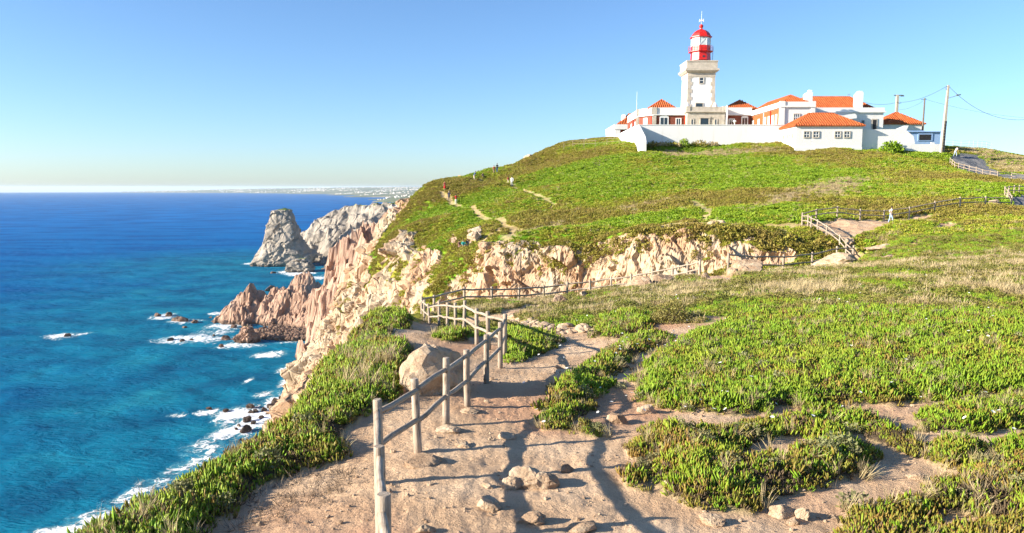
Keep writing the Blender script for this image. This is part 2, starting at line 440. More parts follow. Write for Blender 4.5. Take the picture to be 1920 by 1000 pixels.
HOLE_POLY = [gpoly(*h) for h in HOLES]
BARE = [gpoly((826, 606), (900, 596), (955, 582), (1030, 572), (1110, 560), (1152, 556), (1140, 566), (1060, 575), (985, 588), (965, 600), (1010, 612), (1115, 612), (1122, 630), (1190, 640), (1160, 645), (1040, 640), (950, 612), (880, 615)),
        gpoly((1118, 630), (1180, 622), (1225, 606), (1262, 604), (1260, 622), (1190, 640)),
        gpoly((1300, 524), (1330, 514), (1380, 520), (1370, 532), (1320, 532)),
        gpoly((1505, 424), (1540, 416), (1640, 412), (1740, 403), (1760, 405), (1690, 418), (1650, 432), (1596, 444), (1618, 464), (1622, 492), (1600, 492), (1585, 462), (1545, 442)),
        gpoly((1750, 425), (1765, 416), (1812, 417), (1790, 428), (1765, 436)), gpoly((1708, 462), (1730, 450), (1735, 455), (1715, 468)),
        gpoly((690, 625), (760, 618), (800, 606), (830, 612), (815, 640), (790, 652), (740, 636))]
ROAD = gpoly((1778, 296), (1800, 289), (1830, 291), (1846, 302), (1860, 318), (1880, 328), (1950, 332), (1950, 345), (1890, 340), (1850, 335), (1815, 326), (1795, 318), (1786, 306))
ROAD2 = gpoly((1884, 372), (1930, 368), (1960, 380), (1930, 392), (1900, 388))
BANK = gpoly((1790, 276), (1850, 280), (1900, 292), (1960, 306), (1960, 330), (1885, 326), (1862, 316), (1846, 300), (1830, 289), (1800, 287))
TRAILS = [(gpoly((826, 361), (846, 378), (868, 389), (888, 391), (896, 402), (915, 411), (940, 413), (948, 424), (930, 437), (902, 455), (880, 462)), 0.6),
          (gpoly((900, 338), (930, 343), (960, 347), (985, 360), (1018, 373), (1041, 384), (1008, 401)), 0.5),
          (gpoly((948, 426), (968, 436), (952, 450)), 0.7),
          (gpoly((1302, 380), (1330, 399), (1318, 412), (1345, 421)), 0.65),
          (gpoly((1180, 432), (1260, 426), (1345, 424), (1420, 424), (1500, 424)), 0.9)]
DRYP = [gpoly((1400, 400), (1450, 372), (1560, 340), (1630, 336), (1600, 360), (1500, 378)), gpoly((1150, 395), (1260, 372), (1270, 378), (1180, 400)), gpoly((960, 440), (1050, 412), (1060, 418), (980, 446)),
        gpoly((1240, 285), (1460, 279), (1460, 288), (1250, 294))]
GREENP = [gpoly((758, 390), (735, 420), (706, 465), (690, 520), (688, 560), (705, 545), (722, 500), (745, 460), (785, 420)),
          gpoly((860, 450), (825, 500), (800, 545), (782, 590), (815, 585), (840, 545), (868, 505), (905, 476)),
          gpoly((742, 478), (735, 530), (755, 525), (765, 480)), gpoly((1385, 440), (1480, 448), (1560, 478), (1500, 478), (1450, 465), (1395, 462)), gpoly((1330, 440), (1342, 470), (1370, 478), (1376, 445)), gpoly((1180, 455), (1192, 490), (1205, 485), (1200, 452)), gpoly((1240, 450), (1262, 470), (1275, 446))]
OUTCROP = [(gpoly((880, 432), (900, 428), (902, 445), (884, 455)), 0.6), (gpoly((845, 444), (852, 440), (856, 455), (846, 460)), 0.5), 
           (gpoly((1640, 486), (1690, 478), (1668, 490)), 0.15)]

def masks(X, Y, Z=None, slope=None):
    """ground cover weights on the headland: ice plant mats, bare soil, dry grass, rock, road"""
    wx = fbm2(X * 1.1, Y * 1.1, 3, 40); wy = fbm2(X * 1.1 + 31, Y * 1.1 - 12, 3, 44)
    wl = 0.16 + 0.010 * Y
    Xw, Yw = X + wx * wl, Y + wy * wl
    mat = np.full(X.shape, 3.0)
    for p in MAT_POLY.values(): mat = np.minimum(mat, sdist(p, Xw, Yw, 3.0))
    for h in HOLE_POLY: mat = np.maximum(mat, -sdist(h, Xw, Yw, 3.0))
    bare = np.full(X.shape, 2.0)
    for p in BARE: bare = np.minimum(bare, sdist(p, Xw, Yw, 2.0))
    near = sstep(25.5, 23.5, Y + wx * 1.5)
    b = np.maximum(sstep(0.25, -0.15, bare), near)
    for t, w in TRAILS: b = np.maximum(b, 0.62 * sstep(w * 1.3, w * 0.6, pdist(t, X + wx * 0.5, Y + wy * 0.9, 3.0)))
    b = b * sstep(-0.1, 0.05, mat)
    dry = 0.55 * sstep(24, 27, Y) * sstep(58, 46, Y + 0.25 * np.maximum(X - 14, 0)) * sstep(-6, 2, X)
    for p in DRYP: dry = np.maximum(dry, 0.95 * sstep(1.5, -1.5, sdist(p, X + wx * 2, Y + wy * 3, 6.0)))
    dry = np.maximum(dry, sstep(0.6, -0.6, sdist(BANK, X + wx, Y + wy, 4.0)))
    road = np.maximum(sstep(0.1, -0.1, sdist(ROAD, X + wx * 0.5, Y + wy * 0.5, 2.0)), sstep(0.1, -0.1, sdist(ROAD2, X, Y, 2.0)))
    return mat, b, dry, road
def relief(X, Y, mat, b):
    """vertical relief on top of the survey surface"""
    far = sstep(20, 70, Y)
    z = fbm2(X * 0.9, Y * 0.9, 4, 3) * (0.034 + 0.07 * far) + fbm2(X * 0.16, Y * 0.16, 3, 8) * (0.06 + 0.35 * far)
    z = z + fbm2(X * 4.5, Y * 4.5, 3, 12) * 0.017 * sstep(30, 18, Y)
    z = z + 0.13 * sstep(0.02, -0.5, mat) + 0.045 * sstep(0.05, -0.05, mat) + fbm2(X * 2.1, Y * 2.1, 3, 14) * 0.022 * sstep(30, 18, Y) - 0.05 * b * far
    z = z + (1 - b) * sstep(24, 30, Y) * (0.10 + 0.14 * np.abs(fbm2(X * 0.55, Y * 0.55, 3, 21)))
    return z
def ground_z(x, y):
    X = np.atleast_1d(np.asarray(x, float)); Y = np.atleast_1d(np.asarray(y, float))
    mat, b, dry, road = masks(X, Y)
    return base_z(X, Y) + relief(X, Y, mat, b)
def gz1(x, y): return float(ground_z(x, y)[0])

s_in = np.linspace(-0.74, 0.74, 940)
S = np.concatenate([np.linspace(-2.2, -0.75, 70), s_in, np.linspace(0.75, 1.6, 40)])
R_ = np.concatenate([np.geomspace(1.2, 57.5, 330), np.linspace(57.7, 80, 140), np.linspace(80.3, 140, 190), np.geomspace(141, 420, 80)])
nR, nC = len(R_), len(S)
GX = (S[None, :] * R_[:, None]).ravel(); GY = np.repeat(R_, nC)
GZ = base_z(GX, GY)
mat_d, bare_w, dry_w, road_w = masks(GX, GY)
g = np.stack([GX, GY, GZ], 1)
N0 = vnormals(g, nR, nC)
slope = np.sqrt(np.maximum(1 - N0[:, 2]**2, 0)) / np.maximum(N0[:, 2], 0.05)
wob = fbm2(GX * 0.25, GY * 0.25, 4, 60)
green = np.full(GX.shape, 6.0)
for p in GREENP: green = np.minimum(green, sdist(p, GX + fbm2(GX * .5, GY * .5, 3, 70) * 1.6, GY + fbm2(GX * .5, GY * .5, 3, 73) * 1.6, 6.0))
rock = sstep(0.62, 0.85, slope + wob * 0.22)
rock *= sstep(-1.0, 0.6, green)
for p, mg in OUTCROP: rock = np.maximum(rock, sstep(mg, -0.1, sdist(p, GX + wob * 0.3, GY + wob * 0.3, 3.0)))
rock *= np.where(GY < 26, sstep(-0.2, 0.4, -9.5 - (GX + 0.0)) + sstep(0.9, 1.3, slope), 1.0).clip(0, 1)
GZ = GZ + relief(GX, GY, mat_d, bare_w) * (1 - 0.6 * rock)
g = np.stack([GX, GY, GZ], 1)
# fractured rock: push the steep faces in and out along their normals
rk = np.nonzero(rock > 0.02)[0]
if len(rk):
    x, y, z = g[rk, 0], g[rk, 1], g[rk, 2]
    n = N0[rk]
    tilt = x * 0.35
    e1, v1 = cells3(x * 0.42 + tilt * .2, y * 0.42, z * 0.30 + tilt, 5)
    e2, v2 = cells3(x * 1.25, y * 1.25, z * 0.9 + tilt, 9)
    disp = facets3(x * 0.30 + tilt * .2, y * 0.30, z * 0.23 + tilt * .5, 15) * 1.15 + facets3(x * 0.85 + tilt * .3, y * 0.85, z * 0.62 + tilt, 16) * 0.36 + facets3(x * 2.4, y * 2.4, z * 1.3 + tilt * 2, 17) * 0.09 + (v1 - 0.5) * 0.5 + fbm3(x * 0.13, y * 0.13, z * 0.13, 3, 2) * 1.2 + ridged3(x * 0.5, y * 0.5, z * 0.5, 4, 6) * 0.20
    disp -= 0.30 * sstep(0.07, 0.0, e1) + 0.16 * sstep(0.08, 0.0, e2)
    disp *= np.where(slope[rk] < 0.5, 0.3, 1.0)
    big = sstep(75, 110, GY[rk]) * 0.7 + 0.75
    dn = n * np.array([1, 1, 0.5]); 
    g[rk] += dn * (disp * rock[rk] * big)[:, None]
    cr = np.zeros(len(GX)); cr[rk] = np.maximum(sstep(0.09, 0.0, e1), 0.7 * sstep(0.09, 0.0, e2)) * rock[rk]
    cv = np.zeros(len(GX)); cv[rk] = v1 * 0.6 + v2 * 0.4
me = mesh_np('headland_ground', g, grid_faces(nR, nC))
smooth(me)
_rf = rock.reshape(nR, nC); me.polygons.foreach_set('use_smooth', ~(_rf[:-1, :-1] > 0.4).ravel())
for nm, v in (('rock', rock), ('bare', bare_w), ('dry', dry_w), ('road', road_w), ('mat', sstep(0.05, -0.05, mat_d)), ('cellv', cv)):
    attr(me, nm, v)

m = NT('headland')
pos = m.pos()
a_rock, a_bare, a_dry, a_road, a_mat, a_cv = (m.attr(k) for k in ('rock', 'bare', 'dry', 'road', 'mat', 'cellv'))
n_big = m.noise(0.07, 5, 0.55, pos); n_mid = m.noise(0.6, 6, 0.6, pos); n_fine = m.noise(9, 6, 0.65, pos); n_vf = m.noise(60, 4, 0.6, pos)
dirt = m.ramp(m.noise(0.8, 7, 0.62, pos), [(0.25, (0.40, 0.25, 0.145)), (0.5, (0.57, 0.385, 0.235)), (0.75, (0.66, 0.48, 0.315))])
dirt = m.mix(m.rng(m.noise(0.25, 3, 0.5, pos), 0.5, 0.68), dirt, (0.52, 0.30, 0.175))
dirt = m.mix(m.rng(n_vf, 0.52, 0.7, 0, 0.65), dirt, (0.27, 0.175, 0.11))
peb = m.voro(22, 'F1', pos)
dirt = m.mix(m.rng(m.voro(14, 'F1', pos, 'Distance'), 0.12, 0.06, 0, 0.55), dirt, (0.52, 0.40, 0.29))
grass = m.ramp(m.noise(0.9, 7, 0.7, pos), [(0.25, (0.08, 0.09, 0.012)), (0.42, (0.17, 0.18, 0.016)), (0.56, (0.26, 0.25, 0.028)), (0.72, (0.30, 0.24, 0.05))])
brightg = m.ramp(m.noise(2.2, 5, 0.6, pos), [(0.3, (0.09, 0.20, 0.008)), (0.6, (0.15, 0.29, 0.010)), (0.75, (0.24, 0.30, 0.03))])
grass = m.mix(m.rng(n_big, 0.44, 0.56), grass, brightg)
drc = m.ramp(m.noise(1.6, 6, 0.7, m.mapping(pos, (1, 0.5, 1))), [(0.3, (0.12, 0.10, 0.035)), (0.5, (0.24, 0.18, 0.085)), (0.7, (0.36, 0.28, 0.15))])
dryf = m.rng(m.math('ADD', a_dry, m.math('MULTIPLY', m.math('SUBTRACT', n_mid, 0.5), 1.5)), 0.4, 0.75)
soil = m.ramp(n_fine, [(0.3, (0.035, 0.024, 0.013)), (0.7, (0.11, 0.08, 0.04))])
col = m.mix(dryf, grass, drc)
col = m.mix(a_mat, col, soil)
col = m.mix(a_bare, col, dirt)
strat = m.mapping(pos, (0.5, 0.5, 0.28), (0.0, 0.45, 0.2))
rockc = m.ramp(m.noise(0.55, 8, 0.62, strat, 0.4), [(0.25, (0.22, 0.12, 0.06)), (0.40, (0.37, 0.22, 0.12)), (0.52, (0.49, 0.335, 0.21)), (0.66, (0.58, 0.45, 0.31)), (0.80, (0.66, 0.58, 0.46))])
rockc = m.mix(m.rng(a_cv, 0.25, 0.8, 0, 0.4), rockc, (0.50, 0.32, 0.20))
rockc = m.mix(m.rng(m.noise(0.09, 4, 0.5, pos), 0.47, 0.62, 0, 0.6), rockc, (0.42, 0.37, 0.27))
rockc = m.mix(m.rng(m.noise(1.7, 7, 0.7, strat), 0.40, 0.28, 0, 0.75), rockc, (0.16, 0.10, 0.06))
rockf = m.rng(m.math('ADD', a_rock, m.math('MULTIPLY', m.math('SUBTRACT', n_mid, 0.5), 0.9)), 0.35, 0.62)
col = m.mix(rockf, col, rockc)
asph = m.ramp(n_fine, [(0.3, (0.15, 0.145, 0.14)), (0.7, (0.24, 0.235, 0.23))])
col = m.mix(a_road, col, asph)
h = m.math('ADD', m.math('MULTIPLY', n_fine, 0.6), m.math('MULTIPLY', n_vf, 0.12))
h = m.math('ADD', h, m.math('MULTIPLY', m.rng(peb, 0.25, 0.0), 0.10))
rh = m.math('MULTIPLY', m.math('ADD', m.noise(1.3, 9, 0.68, strat, 0.5), m.math('MULTIPLY', m.rng(m.voro(1.1, 'DISTANCE_TO_EDGE', strat), 0.0, 0.09), 0.5)), 3.2)
hh = m.n('ShaderNodeMix'); hh.data_type = 'FLOAT'
m.put(hh.inputs[0], rockf); m.put(hh.inputs[2], h); m.put(hh.inputs[3], rh)
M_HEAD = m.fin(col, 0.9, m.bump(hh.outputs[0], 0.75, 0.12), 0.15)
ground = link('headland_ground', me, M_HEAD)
tag(ground, kind='structure')

ROCKW = rock; GRD = g
# ================================================================== the sea (curved with the earth so that its horizon stands at the right height)
RE = 7.3e6
def sea_z(x, y): return -(x * x + y * y) / (2 * RE)
FOAM = [  # pixel, half width and half depth in photograph pixels, strength
 (120, 630, 42, 9, 1.0), (305, 594, 34, 7, 1.0), (345, 603, 40, 6, .9), (365, 636, 90, 9, 1.0), (330, 640, 60, 6, .9), (430, 610, 45, 16, .9), (450, 648, 60, 8, .9), (400, 625, 50, 8, .7),
 (510, 664, 38, 7, 1.0), (545, 690, 30, 12, .95), (468, 712, 10, 9, .9), (335, 778, 24, 5, .9), (400, 772, 30, 9, 1.0), (440, 780, 40, 20, 1.0), (470, 790, 55, 40, 1.15), (520, 755, 30, 22, 1.1), (415, 812, 35, 25, .85), (380, 840, 60, 22, .6),
 (500, 492, 36, 4, 1.1), (478, 494, 22, 4, 1.0), (560, 513, 34, 5, 1.1), (540, 511, 28, 4, 1.0), (600, 520, 20, 5, .9), (405, 588, 18, 4, .9), (585, 452, 14, 6, .7), (555, 500, 20, 6, .7),
 (545, 715, 26, 14, .9), (500, 740, 30, 10, .8), (330, 880, 40, 16, .8), (250, 925, 40, 10, .9), (180, 962, 34, 10, 1.0), (230, 940, 60, 20, .75), (160, 975, 60, 18, .8), (110, 995, 60, 14, .9), (300, 905, 60, 18, .6), (360, 865, 50, 20, .6), (540, 640, 40, 6, .6), (480, 630, 30, 6, .8), (60, 1010, 60, 14, .9)]
SH = np.array([sea_pt(*q)[:2] for q in ((60, 1010), (230, 960), (330, 905), (430, 850), (500, 800), (545, 745), (575, 690), (590, 650), (560, 628), (480, 635), (410, 608), (395, 600), (480, 560), (600, 540), (610, 520), (560, 505), (480, 494))])
ss = np.concatenate([np.linspace(-4, -0.76, 30), np.linspace(-0.75, 0.05, 420), np.linspace(0.06, 1.6, 24)])
rr = np.concatenate([np.geomspace(15, 240, 14), np.geomspace(250, 2200, 330), np.geomspace(2300, 62000, 70)])
X = (ss[None, :] * rr[:, None]).ravel(); Y = np.repeat(rr, len(ss))
Z = sea_z(X, Y)
foam = np.zeros(X.shape)
wxs = fbm2(X * 0.02, Y * 0.02, 3, 90); wys = fbm2(X * 0.02 + 40, Y * 0.02, 3, 93)
for px, py, hw, hh_, st in FOAM:
    p = sea_pt(px, py); k = p[1] / F
    rx = hw * k; ry = abs(sea_pt(px, py - hh_)[1] - sea_pt(px, py + hh_)[1]) / 2
    d = np.sqrt(((X + wxs * min(14, rx * .5) - p[0]) / rx)**2 + ((Y + wys * min(26, ry * .5) - p[1]) / ry)**2)
    foam = np.maximum(foam, st * sstep(1.25, 0.25, d))
sd = pdist(SH, X, Y, 900.0)
swell = 0.35 * np.sin(X * 0.05 + Y * 0.11 + wxs * 4) * sstep(3000, 900, Y) + 0.25 * fbm2(X * 0.05, Y * 0.08, 3, 99) * sstep(3000, 900, Y)
me = mesh_np('sea', np.stack([X, Y, Z + swell], 1), grid_faces(len(rr), len(ss))); smooth(me)
attr(me, 'foam', foam); attr(me, 'shore', sstep(520, 20, sd + wxs * 60))
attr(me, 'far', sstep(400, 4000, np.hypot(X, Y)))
m = NT('sea_water'); pos = m.pos()
wv = m.mapping(pos, (0.028, 0.055, 0.03), (0, 0, 0.35))
w1 = m.noise(1.0, 5, 0.6, wv, 0.6); w2 = m.noise(6.5, 4, 0.6, wv, 0.3)
w3 = m.noise(0.0045, 4, 0.55, m.mapping(pos, (1, 2.6, 1)))
a_f, a_s, a_far = m.attr('foam'), m.attr('shore'), m.attr('far')
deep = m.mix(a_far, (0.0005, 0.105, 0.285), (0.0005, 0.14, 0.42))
deep = m.mix(m.rng(w3, 0.42, 0.62, 0, 0.7), deep, (0.0005, 0.058, 0.22))
deep = m.mix(m.rng(m.noise(1, 6, 0.65, m.mapping(pos, (0.02, 0.05, 0.02), (0, 0, 0.3))), 0.45, 0.7, 0, 0.5), deep, (0.001, 0.14, 0.35))
shal = m.ramp(m.noise(0.018, 6, 0.6, pos), [(0.35, (0.006, 0.075, 0.12)), (0.55, (0.008, 0.17, 0.235)), (0.75, (0.025, 0.26, 0.28))])
col = m.mix(m.math('MULTIPLY', a_s, 0.7), deep, shal)
fn = m.noise(1, 9, 0.68, m.mapping(pos, (0.10, 0.05, 0.1), (0, 0, 0.25)), 1.2)
wpos = m.n('ShaderNodeVectorMath'); wpos.operation = 'ADD'
wn_ = m.n('ShaderNodeTexNoise'); wn_.inputs['Scale'].default_value = 0.05; wn_.inputs['Detail'].default_value = 5; m.put(wn_.inputs['Vector'], pos)
ws = m.n('ShaderNodeVectorMath'); ws.operation = 'SCALE'; m.put(ws.inputs[0], wn_.outputs['Color']); ws.inputs['Scale'].default_value = 34
m.put(wpos.inputs[0], pos); m.put(wpos.inputs[1], ws.outputs[0])
lace = m.rng(m.voro(0.16, 'DISTANCE_TO_EDGE', wpos.outputs[0]), 0.22, 0.0)
lace2 = m.rng(m.voro(0.42, 'DISTANCE_TO_EDGE', wpos.outputs[0]), 0.3, 0.0)
fv = m.math('ADD', m.math('MULTIPLY', a_f, 0.72), m.math('MULTIPLY', m.math('SUBTRACT', fn, 0.5), 1.9))
fv = m.math('ADD', fv, m.math('MULTIPLY', m.math('ADD', lace, m.math('MULTIPLY', lace2, 0.5)), 0.26))
ff = m.math('MULTIPLY', m.rng(fv, 0.57, 0.84), m.rng(a_f, 0.02, 0.2))
specks = m.math('MULTIPLY', m.rng(m.noise(1, 7, 0.7, m.mapping(pos, (0.06, 0.035, 0.1), (0, 0, 0.3)), 0.8), 0.72, 0.77), 0.35)
milk = m.math('MULTIPLY', m.math('MULTIPLY', m.rng(fv, 0.15, 0.7), m.rng(a_f, 0.05, 0.4)), 0.4)
col = m.mix(milk, col, (0.18, 0.42, 0.45))
col = m.mix(m.math('MAXIMUM', ff, specks), col, (0.80, 0.83, 0.84))
hgt = m.math('ADD', m.math('MULTIPLY', w1, 1.6), m.math('MULTIPLY', w2, 0.55))
hgt = m.math('ADD', hgt, m.math('MULTIPLY', ff, 0.5))
nb = m.bump(hgt, 1.0, 1.9)
df = m.n('ShaderNodeBsdfDiffuse'); m.put(df.inputs['Color'], col); m.put(df.inputs['Normal'], nb)
gs = m.n('ShaderNodeBsdfGlossy'); gs.inputs['Roughness'].default_value = 0.22; m.put(gs.inputs['Normal'], nb)
mx = m.n('ShaderNodeMixShader'); m.put(mx.inputs[0], m.math('MULTIPLY', m.math('SUBTRACT', 1.0, ff), 0.012))
m.t.links.new(df.outputs[0], mx.inputs[1]); m.t.links.new(gs.outputs[0], mx.inputs[2]); m.t.links.new(mx.outputs[0], m.out.inputs[0])
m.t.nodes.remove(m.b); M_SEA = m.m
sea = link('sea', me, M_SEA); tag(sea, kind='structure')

# ================================================================== far cliffs and ridges
def rock_mat(name, stops, scale, dark, green=None, bump_d=1.0, band=(0.5, 0.5, 0.28), warm=None):
    m = NT(name); pos = m.pos()
    st = m.mapping(pos, band, (0.2, 0.55, 0.2))
    c0 = m.ramp(m.noise(scale, 8, 0.64, st, 0.5), stops)
    if warm: c0 = m.mix(m.rng(m.noise(scale * 0.25, 3, 0.5, pos), 0.45, 0.62, 0, 0.7), c0, warm)
    c0 = m.mix(m.rng(m.noise(scale * 3.5, 7, 0.7, st, 0.6), 0.43, 0.30, 0, 0.7), c0, dark)
    zz = m.n('ShaderNodeSeparateXYZ'); m.put(zz.inputs[0], pos)
    c0 = m.mix(m.rng(m.math('ADD', zz.outputs[2], m.math('MULTIPLY', m.noise(scale * 2, 4, 0.6, pos), 5.0)), 7.0, 2.5, 0, 0.75), c0, (0.035, 0.026, 0.02))
    if green is not None:
        c0 = m.mix(m.rng(m.math('ADD', m.attr('green'), m.math('MULTIPLY', m.math('SUBTRACT', m.noise(scale * 1.5, 6, 0.7, pos), 0.5), 1.3)), 0.45, 0.7), c0, green)
    hh = m.math('ADD', m.noise(scale * 2.2, 9, 0.7, st, 0.6), m.math('MULTIPLY', m.rng(m.voro(scale * 1.6, 'DISTANCE_TO_EDGE', st), 0, 0.1), 0.35))
    return m.fin(c0, 0.9, m.bump(hh, 1.0, bump_d), 0.12)
M_RED = rock_mat('red_rock', [(0.22, (0.20, 0.12, 0.08)), (0.42, (0.36, 0.225, 0.155)), (0.6, (0.47, 0.31, 0.22)), (0.8, (0.55, 0.41, 0.31))], 0.06, (0.10, 0.05, 0.035), (0.10, 0.12, 0.03), 3.0, (0.9, 0.9, 0.3))
M_GREY = rock_mat('pale_rock', [(0.22, (0.15, 0.13, 0.105)), (0.42, (0.28, 0.24, 0.195)), (0.6, (0.40, 0.345, 0.28)), (0.8, (0.50, 0.44, 0.365))], 0.028, (0.13, 0.115, 0.10), (0.10, 0.15, 0.02), 6.0, (0.6, 0.6, 0.7))
def ridge(name, lines, bounds, res, mat, noise_amp, noise_len, seed, kind='structure', steep_p=1.0, fin=0.7, green=None, floor=-4):
    """heights from crest lines: every line is a list of (x, y, z) and a fall per metre"""
    x0, x1, y0, y1 = bounds
    xs = np.arange(x0, x1, res); ys = np.arange(y0, y1, res)
    X, Y = np.meshgrid(xs, ys); sh = X.shape; X = X.ravel(); Y = Y.ravel()
    wl = noise_len * 0.55
    Xw = X + fbm2(X / noise_len, Y / noise_len, 4, seed) * wl; Yw = Y + fbm2(X / noise_len + 50, Y / noise_len, 4, seed + 5) * wl
    H = np.full(X.shape, -50.0)
    for pl, k in lines:
        pl = np.array(pl)
        for i in range(len(pl) - 1):
            a, b = pl[i], pl[i + 1]; e = b - a
            t = np.clip(((Xw - a[0]) * e[0] + (Yw - a[1]) * e[1]) / (e[0]**2 + e[1]**2 + 1e-9), 0, 1)
            d = np.hypot(Xw - a[0] - t * e[0], Yw - a[1] - t * e[1])
            H = np.maximum(H, a[2] + t * e[2] - k * d ** steep_p)
    edge, cv_ = cells3(X / noise_len * 1.3, Y / noise_len * 1.3, H / noise_len * 0.5, seed)
    H = H + noise_amp * fin * (1 - 2.2 * np.abs(noise2(X / noise_len * 1.1 + Y / noise_len * 0.35, Y / noise_len * 0.12, seed + 8)))
    H = H + noise_amp * 1.5 * facets3(X / noise_len * 0.8, Y / noise_len * 0.5, H / noise_len * 0.25, seed + 3) + noise_amp * 0.6 * facets3(X / noise_len * 2.2, Y / noise_len * 1.6, H / noise_len * 0.8, seed + 4)
    H2 = H + noise_amp * 0.8 * (ridged3(X / noise_len, Y / noise_len, H / noise_len * 0.4, 5, seed) - 0.35) + noise_amp * 0.8 * (cv_ - 0.5)
    H2 = np.maximum(np.where(H < floor - 6, floor - 2, H2), floor)
    me = mesh_np(name, np.stack([X, Y, H2], 1), grid_faces(*sh))
    f = np.zeros(len(me.polygons) * 4, dtype=np.int32); me.loops.foreach_get('vertex_index', f); f = f.reshape(-1, 4)
    lowf = (H2[f] <= floor + 0.01).all(1)
    me2 = mesh_np(name, np.stack([X, Y, H2], 1), f[~lowf])
    gx = np.gradient(H2.reshape(sh), res)
    sl = np.hypot(*gx).ravel()
    attr(me2, 'green', sstep(0.75, 0.3, sl) * sstep(*(green or (1e5, 1e6)), H2))
    smooth(me2, False)
    return tag(link(name, me2, mat), kind=kind)
red1 = [P(*q) for q in ((391, 600, 770), (410, 592, 768), (432, 577, 765), (450, 562, 762), (460, 542, 760), (468, 531, 760), (475, 537, 759), (484, 549, 757), (494, 556, 755), (506, 552, 753), (522, 553, 751), (536, 549, 748), (550, 553, 742), (575, 552, 736), (600, 546, 728), (628, 540, 720))]
red1b = [P(*q) for q in ((528, 560, 800), (545, 538, 800), (556, 519, 800), (566, 516, 800), (578, 521, 800), (590, 542, 798), (610, 545, 790))]
red1c = [P(*q) for q in ((502, 560, 822), (508, 545, 822), (522, 540, 822), (532, 552, 822))]
def spur(a, b): return [P(*a), P(*b)]
spurs = [(spur((470, 534, 758), (462, 622, 712)), 2.6), (spur((506, 556, 752), (512, 618, 716)), 3.0), (spur((536, 555, 747), (545, 640, 690)), 3.2), (spur((575, 552, 735), (588, 628, 690)), 3.0), (spur((440, 572, 762), (432, 606, 735)), 2.6), (spur((490, 563, 754), (488, 610, 728)), 3.0)]
ridge('red_rock_ridge', [(red1, 1.1), (red1b, 1.2), (red1c, 1.3)] + spurs, (-330, -130, 660, 850), 0.9, M_RED, 3.0, 15, 11, green=(40, 60), fin=0.3)
red2 = [P(*q) for q in ((616, 462, 616), (622, 454, 612), (634, 453, 606), (648, 462, 602), (662, 446, 596), (676, 432, 590), (700, 420, 575), (725, 408, 560), (750, 398, 545), (790, 392, 530), (860, 390, 520))]
red2s = [spur((662, 448, 595), (650, 560, 520)), spur((700, 421, 574), (690, 560, 480)), spur((750, 400, 545), (740, 520, 470))]
ridge('red_rock_cliff', [(red2, 3.6)] + [(q, 2.2) for q in red2s], (-330, 10, 430, 740), 1.6, M_RED, 3.6, 24, 23, green=(75, 100), fin=0.2)
# grey headland
gy = [P(*q) for q in ((566, 443, 1520), (580, 440, 1515), (596, 428, 1505), (606, 414, 1495), (614, 404, 1490), (622, 395, 1482), (640, 391, 1470), (665, 387, 1450), (690, 384, 1430), (720, 381, 1400), (760, 379, 1380), (830, 378, 1370), (950, 375, 1360))]
gy2 = [P(*q) for q in ((640, 392, 1560), (700, 384, 1560), (800, 379, 1560), (950, 375, 1560))]
gspurs = [(spur((650, 392, 1460), (600, 488, 1330)), 1.1), (spur((690, 386, 1425), (640, 470, 1280)), 1.0), (spur((640, 436, 1360), (594, 505, 1290)), 1.4), (spur((720, 382, 1398), (690, 430, 1250)), 0.9), (spur((760, 380, 1378), (740, 420, 1240)), 0.9),
          (spur((600, 478, 1335), (584, 508, 1290)), 1.5)]
ridge('pale_headland', [(gy, 0.95), (gy2, 0.6)] + gspurs, (-470, 20, 1180, 1650), 3.4, M_GREY, 3.8, 46, 31, green=(90, 104), fin=0.15)
